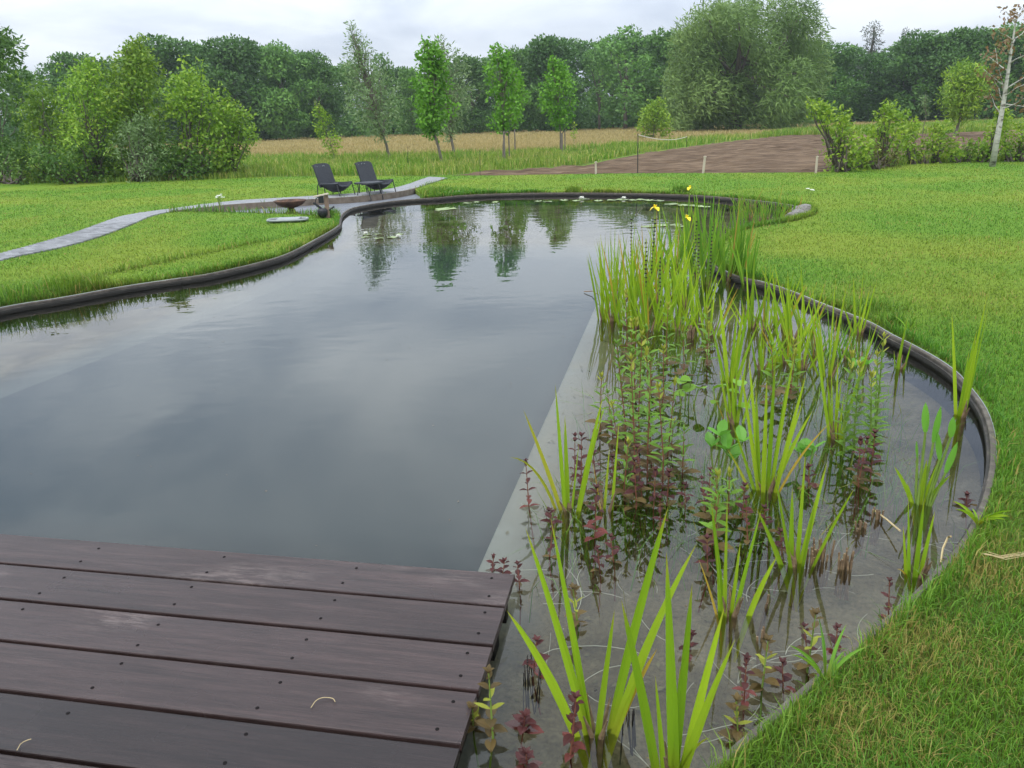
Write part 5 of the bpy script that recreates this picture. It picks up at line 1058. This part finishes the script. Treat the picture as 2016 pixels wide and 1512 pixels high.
# shared leaf shapes
def leaf_mesh(name, prof, curl, mat):
    V = []; Fs = []; C = []; rg = random.Random(name)
    for t, w in prof: z = curl * t * t; V += [(t, -w, z + w * .35), (t, 0, z), (t, w, z + w * .35)]; C += [(t, .5, 0)] * 3
    for i in range(len(prof) - 1):
        a = i * 3; Fs += [(a, a + 1, a + 4, a + 3), (a + 1, a + 2, a + 5, a + 4)]
    me = bpy.data.meshes.new(name); me.from_pydata([tuple(v) for v in V], [], Fs); at_ = me.color_attributes.new('Col', 'FLOAT_COLOR', 'POINT')
    at_.data.foreach_set('color', np.hstack([np.array(C, np.float32), np.ones((len(C), 1), np.float32)]).ravel()); me.materials.append(mat); return me
lance = [(0, .04), (.25, .15), (.5, .18), (.75, .12), (1, .005)]; oval = [(0, .05), (.25, .26), (.5, .31), (.75, .22), (1, .01)]; wide = [(0, .06), (.2, .22), (.5, .31), (.8, .22), (1, .02)]
LM = {'lo': leaf_mesh('leaf_lance', lance, -.15, M['loose']), 'lt': leaf_mesh('leaf_lance_young', lance, .1, M['loose_tip']), 'mi': leaf_mesh('leaf_oval', oval, -.25, M['mint']),
      'mp': leaf_mesh('leaf_oval_pink', oval, -.3, M['mint_pink']), 'mg': leaf_mesh('leaf_oval_bronze', oval, -.2, M['mint_green']), 'bo': leaf_mesh('leaflet', wide, .12, M['bogbean']), 'ma': leaf_mesh('leaf_round', [(0, .2), (.12, .42), (.4, .55), (.75, .45), (1, .12)], -.1, M['marigold'])}
def put_leaf(parent, me, p, az, elev, L_, roll=0.0):
    o = link('leaf', me, parent); o.location = tuple(p); o.rotation_euler = (roll, -elev, az); o.scale = (L_, L_, L_); return o
def stem_plant(name, bx, by, tx, ty, label, cat, group, leafL, nodes, stemmat, keys, seed, start=.25, opp=True, r0=0.004, taper=.55, bend=0.0):
    B = g(bx, by, WZ); O = Vector((B[0], B[1], BEDZ)); rg = random.Random(seed); T = Vector(plane_pt(B, tx, ty, rg.uniform(-.03, .03))) - O; o = empty(name, tuple(O), label=label, cat=cat, group=group)
    mid = T * .5 + Vector((rg.uniform(-.02, .02), rg.uniform(-.02, .02), 0)) * (1 + bend); MB().tube([(0, 0, 0), mid, T], [r0, r0 * .85, r0 * .4], 5).build('stem', stemmat, o)
    hw = WZ - BEDZ; s0 = max(start, hw / max(T.z, .05) * .9)
    for k in range(nodes):
        t = s0 + (1 - s0) * (k + .5) / nodes; p = (mid * 2 * t * (1 - t) + T * t * t) if True else T * t; a = k * PI / 2 + rg.uniform(-.3, .3) + seed; sz = leafL * (1 - (1 - taper) * (k / max(1, nodes - 1)) ** 1.5) * rg.uniform(.85, 1.15)
        key = keys[min(len(keys) - 1, int(len(keys) * k / nodes))]
        for q in ((0, PI) if opp else (0, 2.1, 4.2)): put_leaf(o, LM[key], p, a + q + rg.uniform(-.15, .15), rg.uniform(.1, .5) + .6 * (k / nodes) ** 2, sz, rg.uniform(-.2, .2))
    for q in (0, PI / 2, PI, 1.5 * PI): put_leaf(o, LM[keys[-1]], T, q + seed, 1.0, leafL * .45)
    return o
def rel(bx, by):
    m = min(MAJOR, key=lambda q: (q[0] - bx) ** 2 + ((q[1] - by) * 1.6) ** 2); dx, dy = bx - m[0], by - m[1]
    if abs(dx) > abs(dy): w = 'just right of' if 0 < dx < 45 else 'right of' if dx > 0 else 'just left of' if dx > -45 else 'left of'
    else: w = 'just in front of' if 0 < dy < 45 else 'in front of' if dy > 0 else 'just behind' if dy > -45 else 'behind'
    return f'{w} {m[2]}'
SEEN = {}
def uniq(text):
    SEEN[text] = SEEN.get(text, 0) + 1; k = SEEN[text]
    return text if k == 1 else text.replace(' sprig ', [' second sprig ', ' third sprig ', ' fourth sprig ', ' fifth sprig ', ' sixth sprig '][k - 2], 1)
# loosestrife: green stems, many in the thicket before the dense stand
LO = 'loosestrife stems in the thicket'
lo_list = [(1235, 905, 1228, 690), (1252, 930, 1248, 700), (1262, 890, 1262, 660), (1275, 945, 1272, 720), (1288, 915, 1284, 680), (1305, 960, 1300, 760), (1246, 860, 1240, 700), (1310, 900, 1316, 735), (1222, 880, 1214, 790), (1205, 860, 1196, 775), (1180, 850, 1176, 752), (1330, 880, 1338, 820), (1345, 930, 1352, 845), (1256, 790, 1250, 640), (1240, 760, 1232, 620), (1285, 780, 1282, 640), (1300, 800, 1308, 690), (1230, 700, 1226, 590), (1345, 745, 1330, 620), (1320, 720, 1322, 600),
           (1238, 985, 1236, 880), (1395, 1020, 1400, 920), (1420, 1040, 1424, 930), (1430, 1010, 1440, 935), (1410, 1070, 1412, 985), (1385, 690, 1380, 600), (1395, 720, 1405, 640), (1525, 800, 1520, 690), (1550, 770, 1556, 660), (1565, 780, 1580, 690)]
for i, (bx, by, tx, ty) in enumerate(lo_list):
    tx += (i * 37 % 29) - 14; ty += (i * 53 % 31) - 12
    H = by - ty; stem_plant('loosestrife', bx, by, tx, ty, uniq('leafy green sprig of loosestrife ' + rel(bx, by)), 'loosestrife', LO, 0.082 if by > 800 else .092, max(7, int(H / 13)), M['stem_red'], ['mg', 'lo', 'lo', 'lo', 'lo', 'lo', 'lt'] if i % 3 else ['mg', 'lo', 'lo', 'lo'], 500 + i)
for i, (bx, by, tx, ty) in enumerate([(1672, 890, 1678, 700), (1690, 880, 1694, 720), (1722, 880, 1740, 665), (1708, 900, 1716, 740), (1735, 850, 1728, 700)]):
    stem_plant('loosestrife', bx, by, tx, ty, f'tall leafy loosestrife right of the narrow iris with a yellow leaf, {ORD[i]}', 'loosestrife', 'tall loosestrife by the right bank', 0.075, 19, M['stem_green'], ['lo', 'lo', 'lo', 'lo', 'lo', 'lt'], 560 + i, r0=.006)
# dark red water mint sprigs
MI = 'dark red sprigs in the shallow water'
mi_list = [(1050, 1000, 1046, 900, 1), (1168, 1060, 1168, 955, 2), (1150, 990, 1150, 860, 0), (1128, 960, 1120, 855, 0), (1172, 970, 1170, 885, 0), (1100, 1030, 1083, 1005, 0), (1090, 1100, 1085, 1040, 0), (1240, 1000, 1244, 905, 0), (1262, 985, 1266, 885, 0), (1290, 1000, 1284, 930, 0), (1320, 1000, 1320, 932, 0), (1388, 1010, 1392, 935, 0), (1405, 1000, 1402, 930, 0), (1455, 1020, 1457, 960, 0), (1475, 1060, 1470, 985, 0), (1700, 960, 1702, 865, 0), (1722, 950, 1720, 858, 0), (1690, 950, 1684, 870, 0), (1742, 1218, 1746, 1146, 1), (1660, 1280, 1660, 1236, 1), (1470, 1375, 1470, 1296, 1), (1548, 1350, 1550, 1308, 1), (1592, 1310, 1584, 1238, 0), (1128, 1470, 1122, 1368, 1), (1062, 1310, 1060, 1262, 1), (968, 1128, 970, 1092, 0), (985, 1130, 988, 1108, 0), (1020, 1160, 1018, 1103, 0), (1035, 1440, 1030, 1414, 1), (1045, 1500, 1042, 1482, 1), (1352, 1290, 1355, 1248, 1), (1915, 1000, 1916, 966, 0), (1532, 1085, 1534, 1050, 0), (1445, 1440, 1448, 1432, 0), (1212, 1100, 1210, 1050, 0), (1180, 1120, 1176, 1075, 0), (1380, 1120, 1384, 1060, 0), (1360, 1000, 1356, 955, 0), (1215, 960, 1212, 900, 0), (1300, 1040, 1302, 975, 0), (1520, 1040, 1516, 995, 0), (1610, 960, 1605, 915, 0)]
rmj = random.Random(55)
for i, (bx, by, tx, ty, pk) in enumerate(mi_list):
    tx += rmj.uniform(-13, 13); ty += rmj.uniform(-6, 10)
    keys = ['mp', 'mi', 'mi', 'mi'] if pk == 1 else ['mp', 'mp', 'mi', 'mi'] if pk == 2 else ['mg', 'mi', 'mi', 'mi']
    stem_plant('water_mint', bx, by, tx, ty, uniq('dark red leafy sprig ' + rel(bx, by)), 'water mint', MI, (0.048 if by > 1100 else 0.055) * rmj.uniform(.7, 1.2), max(4, int((by - ty) / 15)), M['stem_red'], keys, 600 + i, r0=.0035, taper=.6)
for i, (bx, by, tx, ty, lb) in enumerate([(955, 1450, 962, 1325, 'bronze-green leafy sprig growing up against the deck side, tallest'), (940, 1430, 930, 1395, 'small bright green sprig half under the deck side'), (1505, 1345, 1512, 1262, 'withered yellow-brown sprig near the edging, right of the slim lone iris'), (1440, 1450, 1450, 1380, 'thin withered sprig right of the upright foreground iris'), (1590, 1330, 1606, 1210, 'pale withered stalk between the stumps and the near edging'), (1130, 1225, 1128, 1160, 'yellowish half-sunken sprig right of the deck corner')]):
    stem_plant('marsh_sprig', bx, by, tx, ty, lb, 'water plant', None, 0.055, 7, M['stem_green'], ['mg', 'lt', 'mg'], 680 + i, r0=.004)
# bogbean, marsh marigold, pickerelweed
def leafy_clump(name, bx, by, tops, key, L_, elev, per, label, cat, seed):
    B = g(bx, by, WZ); O = Vector((B[0], B[1], BEDZ)); rg = random.Random(seed); o = empty(name, tuple(O), label=label, cat=cat); MAJ = None
    for x, y in tops:
        T = Vector(plane_pt(B, x, y, rg.uniform(-.06, .06))) - O; MB().tube([(rg.uniform(-.03, .03), rg.uniform(-.03, .03), 0), T * .5, T], [.005, .005, .004], 5).build('stalk', M['stem_green'], o)
        a = rg.uniform(0, 6.28)
        for k in range(per): put_leaf(o, LM[key], T, a + k * 2 * PI / per, elev + rg.uniform(-.2, .25), L_ * rg.uniform(.85, 1.15), rg.uniform(-.3, .3))
leafy_clump('bogbean', 1415, 935, [(1400, 880), (1432, 885), (1418, 858), (1440, 905), (1462, 870)], 'bo', 0.085, .55, 3, 'bogbean with fresh green three-part leaves left of the big middle iris', 'bogbean', 1)
leafy_clump('bogbean', 1590, 930, [(1572, 890), (1600, 885), (1586, 900)], 'bo', 0.078, .55, 3, 'bogbean with fresh green leaves right of the big middle iris', 'bogbean', 2)
leafy_clump('bogbean', 1690, 745, [(1683, 722), (1706, 718)], 'bo', 0.07, .5, 3, 'small bogbean under the tall loosestrife by the right bank', 'bogbean', 3)
leafy_clump('marsh_marigold', 1352, 795, [(1335, 755), (1360, 748), (1375, 765), (1325, 775), (1350, 772)], 'ma', 0.075, .25, 1, 'marsh marigold with round bright leaves right of the loosestrife thicket', 'marigold', 4)
leafy_clump('marsh_marigold', 1420, 820, [(1405, 765), (1430, 770), (1455, 760), (1415, 790), (1450, 800)], 'ma', 0.075, .25, 1, 'marsh marigold with round leaves around the iris among round leaves', 'marigold', 5)
leafy_clump('marsh_marigold', 1310, 575, [(1300, 560), (1320, 565), (1290, 570), (1335, 555)], 'ma', 0.13, .3, 1, 'round-leaved plant hidden low in the dense iris stand', 'marigold', 6)
B = g(1812, 992, WZ); O = Vector((B[0], B[1], BEDZ)); pk_ = empty('pickerelweed', tuple(O), label='pickerelweed with upright spear-shaped leaves near the right bank', cat='water plant'); rg = random.Random(90); MAJOR.append((1812, 992, 'the pickerelweed'))
for x, y, x2, y2, w in [(1822, 850, 1822, 792, .030), (1838, 870, 1852, 800, .034), (1872, 860, 1877, 820, .022), (1806, 900, 1804, 868, .014), (1850, 905, 1846, 850, .02), (1862, 930, 1885, 870, .02)]:
    a, b = Vector(plane_pt(B, x, y)) - O, Vector(plane_pt(B, x2, y2)) - O; MB().tube([(rg.uniform(-.03, .03), rg.uniform(-.03, .03), 0), a * .55, a], [.006, .006, .005], 6).build('stalk', M['stem_green'], pk_)
    V = []; Fs = []; C = []; sd_ = Vector((math.cos(rg.uniform(-.6, .6)), math.sin(rg.uniform(-.6, .6)), 0))
    for i in range(8):
        t = i / 7; p = a.lerp(b, t); wd = w * .62 * math.sin(PI * min(1, .12 + .88 * t)) ** .7 * (0.05 if i == 7 else 1); V += [p - sd_ * wd, p + Vector((0, -.006, 0)), p + sd_ * wd]; C += [(t * .5 + .4, .6, 0)] * 3
    for i in range(7): q = i * 3; Fs += [(q, q + 1, q + 4, q + 3), (q + 1, q + 2, q + 5, q + 4)]
    MB().add(V, Fs, C).build('leaf', M['bogbean'], pk_, smooth=True)
for x, y in [(1760, 918), (1785, 950), (1850, 905), (1872, 935), (1825, 905), (1840, 930), (1812, 935)]: ribbon(Vector((rg.uniform(-.02, .02), rg.uniform(-.02, .02), .1)), Vector(plane_pt(B, x, y, rg.uniform(-.05, .05))) - O, 0.022, .12, rg).build('leaf', M['iris'], pk_)
# cut reed stumps
for i, (x, y, H, n, lb) in enumerate([(1602, 1108, 30, 9, 'cut brown reed stump, nearest the spreading iris'), (1622, 1100, 34, 11, 'larger cut brown reed stump, second of the row'), (1664, 1118, 34, 10, 'cut brown reed stump standing apart on the right'), (1692, 1040, 18, 8, 'low cut reed stump behind the others, left one'), (1724, 1020, 20, 8, 'low cut reed stump behind the others, right one'), (1358, 665, 24, 16, 'brown dead reed base in front of the reeds'), (1240, 1420, 24, 6, 'dark broken stalks right of the large foreground iris'), (1040, 1330, 34, 9, 'dark dead stalks in the water right of the deck'), (1500, 1195, 24, 3, 'single short dead stalks right of the slim lone iris'), (1502, 1260, 16, 3, 'pale broken stalk before the near edging')]):
    B = g(x, y, WZ); O = Vector((B[0], B[1], BEDZ)); o = empty('reed_stump', tuple(O), label=lb, cat='reed stump'); rg = random.Random(700 + i); s = 1 / pxm(B)
    for k in range(n):
        a = rg.uniform(0, 6.28); rr = rg.uniform(0, .05 if i in (6, 7) else .03); b0 = Vector((rr * math.cos(a), rr * math.sin(a), (WZ - BEDZ) * .35)); h = (WZ - BEDZ) + H * s * rg.uniform(.4, 1.15)
        MB().tube([b0, b0 + Vector((rg.uniform(-.02, .02), rg.uniform(-.02, .02), h - b0.z))], [.0026, .0022] if i in (6, 7) else [.0044, .0038], 6).build('stalk', M['joist'] if i in (6, 7) and rg.random() < .7 else M['stem_brown'], o)
# fallen pale leaf on the near right water
for i, (pts, lb, mt) in enumerate([([(1852, 1108), (1856, 1080), (1866, 1058), (1872, 1056)], 'single pale dry stalk leaning on the right edging', 'straw'), ([(1722, 1005), (1745, 1022), (1772, 1045)], 'thin pale dry stalk lying on the water near the stumps', 'straw'), ([(1150, 574), (1166, 573), (1178, 580)], 'bent brown reed leaf over open water, left of the dense stand', 'stem_brown')]):
    P3 = [Vector(g(x, y, WZ + .01 + .02 * k)) for k, (x, y) in enumerate(pts)]; o = empty('dry_stalk', tuple(P3[0]), label=lb, cat='stalk'); MB().tube([p - P3[0] for p in P3], .004 if i < 2 else .005, 5).build('stem', M[mt], o)

# ------------------------------------------------------------------ water lilies
def pad(x, y, r_, label, rz):
    r_ *= .8; q = g(x, y, WZ + .004); k = 18; V = [(0, 0, 0)] + [(r_ * math.cos(a) * (1 + .04 * math.sin(5 * a + rz)), r_ * math.sin(a), 0.004 + .006 * math.sin(3 * a + rz)) for a in np.linspace(.22, 2 * PI - .22, k)]
    Fs = [(0, i, i + 1) for i in range(1, k)]; me = bpy.data.meshes.new('lily_pad'); me.from_pydata(V, [], Fs); o = link('lily_pad', me, None, M['pad']); o.location = tuple(q); o.rotation_euler = (0, 0, rz); return tag(o, label, 'lily pad')
def lily(x, y, s, label):
    q = g(x, y, WZ + .012); o = empty('water_lily', tuple(q), label=label, cat='water lily')
    for ring, (n, el, L_) in enumerate([(8, .25, 1.0), (7, .75, .9), (5, 1.15, .7)]):
        for k in range(n):
            a = 2 * PI * k / n + ring * .4; d = Vector((math.cos(a) * math.cos(el), math.sin(a) * math.cos(el), math.sin(el))); sd_ = Vector((-math.sin(a), math.cos(a), 0)); V = []
            for t, w in ((0, .1), (.5, .24), (.85, .14), (1, .01)): p = d * s * L_ * t; V += [p - sd_ * w * s, p + sd_ * w * s]
            MB().add(V, [(0, 1, 3, 2), (2, 3, 5, 4), (4, 5, 7, 6)]).build('petal', M['white_petal'], o)
rl = random.Random(4)
near_pads = [(722, 462, .085), (745, 461, .075), (786, 461, .085), (718, 467, .075), (747, 469, .09), (773, 467, .11)]
for i, (x, y, r_) in enumerate(near_pads): pad(x, y, r_, 'lily pad of the near cluster before the chairs, ' + ['back left', 'back middle', 'back right', 'front left', 'front middle', 'front right'][i], rl.uniform(0, 6))
lily(720, 460, .05, 'white water lily bloom at the left of the near pad cluster'); lily(784, 466, .055, 'white water lily bloom at the right of the near pad cluster')
pad(878, 411, .27, 'largest lily pad, alone on the dark reflection right of the terrace', 1.0); pad(862, 414, .10, 'small lily pad touching the left of the largest pad', 2.0)
far_pads = [(920, 400, .13), (938, 398, .11), (975, 398, .12), (1060, 396, .13), (1078, 397, .12), (1110, 394, .14), (1135, 395, .13), (1150, 392, .15), (1178, 395, .14), (1206, 394, .15), (1224, 393, .18), (1246, 394, .14), (1262, 393, .15), (1278, 394, .15), (1296, 395, .16)]
for i, (x, y, r_) in enumerate(far_pads): o = pad(x, y, r_, f'pale lily pad in the far row below the far bank, {ORD[i]}', rl.uniform(0, 6)); o['group'] = 'far row of lily pads'
for i, (x, y, r_) in enumerate([(1322, 402, .18), (1345, 404, .16), (1368, 405, .18), (1386, 407, .15), (1275, 446, .14), (1300, 444, .15), (1330, 443, .14), (1340, 446, .13)]): o = pad(x, y, r_, f'lily pad among the reeds near the yellow blooms, {ORD[i]}', rl.uniform(0, 6)); o['group'] = 'lily pads among the reeds'
lily(1145, 391, .08, 'white water lily bloom in the far row of pads, left one'); lily(1228, 391, .07, 'white water lily bloom in the far row of pads, right one')

# ------------------------------------------------------------------ small things on land
ub = g(433, 411, 0); u_ = empty('umbel_flower', tuple(ub), label='white umbel flowers on thin stalks beside the path', cat='flower'); rg = random.Random(6)
for k in range(9):
    T = Vector(plane_pt(ub, rg.uniform(422, 447), rg.uniform(382, 390), rg.uniform(-.1, .1))) - Vector(ub); MB().tube([(0, 0, 0), T * .5 + Vector((0, 0, .04)), T], .004, 4).build('stalk', M['stem_green'], u_); mb = MB()
    for j in range(7): a = rg.uniform(0, 6.28); mb.lathe([(0, 0), (.014, .004), (0, .012)], 5, tuple(T + Vector((math.cos(a), math.sin(a), 0)) * rg.uniform(0, .03)))
    mb.build('flower_head', M['white_petal'], u_)
ub = g(1594, 395, 0); u_ = empty('umbel_flower', tuple(ub), label='single white umbel flower behind the far right cove', cat='flower')
for k in range(4):
    T = Vector((rg.uniform(-.06, .06), 0, .2 + rg.uniform(-.02, .02))); MB().tube([(0, 0, 0), T], .004, 4).build('stalk', M['stem_green'], u_); mb = MB()
    for j in range(6): a = rg.uniform(0, 6.28); mb.lathe([(0, 0), (.016, .004), (0, .012)], 5, tuple(T + Vector((math.cos(a), math.sin(a), 0)) * rg.uniform(0, .03)))
    mb.build('flower_head', M['white_petal'], u_)
def tuft(x, y, n, L0, W0, mat, label, seed, lean=.6, name='grass_tuft', cat='grass tuft'):
    b = g(x, y, 0); o = empty(name, tuple(b), label=label, cat=cat); rg = random.Random(seed)
    for k in range(n):
        a = rg.uniform(0, 6.28); L_ = L0 * rg.uniform(.6, 1.1); T = Vector((math.cos(a) * lean * L_, math.sin(a) * lean * L_, L_ * .75)); ribbon((0, 0, 0), T, W0, .18, rg).build('blade', mat, o)
tuft(1625, 1345, 9, .17, .010, M['reed'], 'coarse blue-green grass tuft growing out from the near edging', 1, .8)
tuft(1925, 1035, 12, .10, .012, M['iris'], 'small weed rosette beside the right edging', 2, 1.0)
tuft(1790, 660, 10, .18, .008, M['reed'], 'loose grass tuft hanging over the right edging', 3, .7)
st = g(1975, 1098, .05); o = empty('straw_wisp', tuple(st), 0.1, label='wisp of dry straw lying on the right lawn', cat='straw'); rg = random.Random(2)
for k in range(6): y_ = rg.uniform(-.014, .014); MB().tube([(-.06 + rg.uniform(-.02, .02), y_ + .02, .01), (0, y_, .0), (.11, y_ + .01, rg.uniform(-.008, .008))], .0012, 4).build('stalk', M['straw'], o)
for i, (pts, lb) in enumerate([([(612, 1392), (622, 1381), (640, 1374), (655, 1374), (660, 1383)], 'curled dry grass stem lying on the fourth deck plank'), ([(33, 1476), (42, 1464), (62, 1457)], 'short dry grass stem on the deck near the left edge')]):
    P2 = smooth_line([g(x, y, .006)[:2] for x, y in pts], .008); P3 = [Vector((a[0], a[1], .004 + .006 * math.sin(k * .35) ** 2)) for k, a in enumerate(P2)]; o = empty('dry_grass_stem', tuple(P3[0]), label=lb, cat='grass stem'); MB().tube([a - P3[0] for a in P3], .0011, 5).build('stem', M['straw'], o)

# pale root strands and sunken debris on the bed
rg = random.Random(21); mb = MB()
sh = np.array([g(x, y, WZ)[:2] for x, y in [(1000, 1120), (1090, 880), (1200, 900), (1450, 1000), (1700, 1000), (1850, 1000), (1800, 1100), (1600, 1280), (1400, 1450), (1000, 1480)]])
cnt = 0
while cnt < 60:
    p = np.array([rg.uniform(sh[:, 0].min(), sh[:, 0].max()), rg.uniform(sh[:, 1].min(), sh[:, 1].max())])
    if not in_poly(p[None], sh)[0]: continue
    a = rg.uniform(0, 6.28); cv = rg.uniform(-2.2, 2.2); L_ = rg.uniform(.12, .45); pts = []; q = Vector((p[0], p[1], rg.uniform(BEDZ + .03, WZ - .03)))
    for k in range(9): pts.append(q.copy()); q = q + Vector((math.cos(a), math.sin(a), rg.uniform(-.08, .08))) * L_ / 8; q.z = min(max(q.z, BEDZ + .01), WZ - .012); a += cv / 8
    mb.tube(pts, rg.uniform(.0006, .0013), 4); cnt += 1
tag(mb.build('root_strands', M['strand']), label='pale thin root strands floating under the shallow water', cat='roots', kind='stuff')
n = 2600; P = rng.uniform([-0.2, 1.2], [3.6, 9.5], (n, 2)); P = P[in_poly(P, offset(pond, -SGN * .1)) & ~in_poly(P, poly_offset(pool, psgn * .05))]; n = len(P)
az = rng.uniform(0, 2 * PI, n); el = rng.normal(0, .3, n); L_ = rng.uniform(.012, .05, n)[:, None]; t = np.stack([np.cos(az) * np.cos(el), np.sin(az) * np.cos(el), np.abs(np.sin(el))], 1); s = np.stack([-np.sin(az), np.cos(az), np.zeros(n)], 1)
b0 = np.column_stack([P, np.full(n, BEDZ + .004)]); V = np.stack([b0, b0 + t * L_ * .5 + s * L_ * .22, b0 + t * L_, b0 + t * L_ * .5 - s * L_ * .22], 1).reshape(-1, 3); q = np.arange(n)[:, None] * 4
tag(link('sunken_litter', npmesh('sunken_litter', V, [np.hstack([q, q + 1, q + 2, q + 3])]), None, M['debris']), label='dark rotting leaf litter lying on the pond bed', cat='litter', kind='stuff')
# waterweed: fine dark stems under the plants
n = 5200; cl = np.array([g(x, y, WZ)[:2] for x, y in [(1250, 950), (1280, 800), (1300, 640), (1350, 560), (1420, 800), (1480, 900), (1500, 980), (1560, 760), (1600, 700), (1400, 1000), (1650, 800), (1700, 900), (1160, 1000), (1330, 700)]])
P = cl[rng.integers(0, len(cl), n)] + rng.normal(0, .18, (n, 2)); P = P[in_poly(P, offset(pond, -SGN * .06)) & ~in_poly(P, poly_offset(pool, psgn * .25))]; n = len(P)
V, Fs, C = blades(np.column_stack([P, np.full(n, BEDZ)]), rng.uniform(.12, .36, n), rng.uniform(.003, .008, n), rng.uniform(0, 6.28, n), rng.uniform(.1, 1.0, n), rng, col_b=(rng.random(n) < .35) * .8)
tag(link('waterweed', npmesh('waterweed', V, Fs, C), None, M['loose']), label='tangle of fine stems and waterweed between the pond plants', cat='waterweed', kind='stuff')

# specks of pollen and drowned insects on the water
n = 420; P = rng.uniform([-5, 2.2], [2.2, 16], (n, 2)); P = P[in_poly(P, offset(pond, -SGN * .1))]; n = len(P); az = rng.uniform(0, 6.28, n); L_ = (rng.uniform(.002, .007, n) * (0.6 + .12 * P[:, 1]))[:, None]
t = np.stack([np.cos(az), np.sin(az), 0 * az], 1); sd2 = np.stack([-np.sin(az), np.cos(az), 0 * az], 1); b0 = np.column_stack([P, np.full(n, WZ + .003)]); q = np.arange(n)[:, None] * 4
V = np.stack([b0 - t * L_, b0 - sd2 * L_ * .5, b0 + t * L_, b0 + sd2 * L_ * .5], 1).reshape(-1, 3)
tag(link('floating_specks', npmesh('floating_specks', V, [np.hstack([q, q + 1, q + 2, q + 3])]), None, M['stem_brown']), label='tiny specks of litter floating on the open water', cat='litter', kind='stuff')
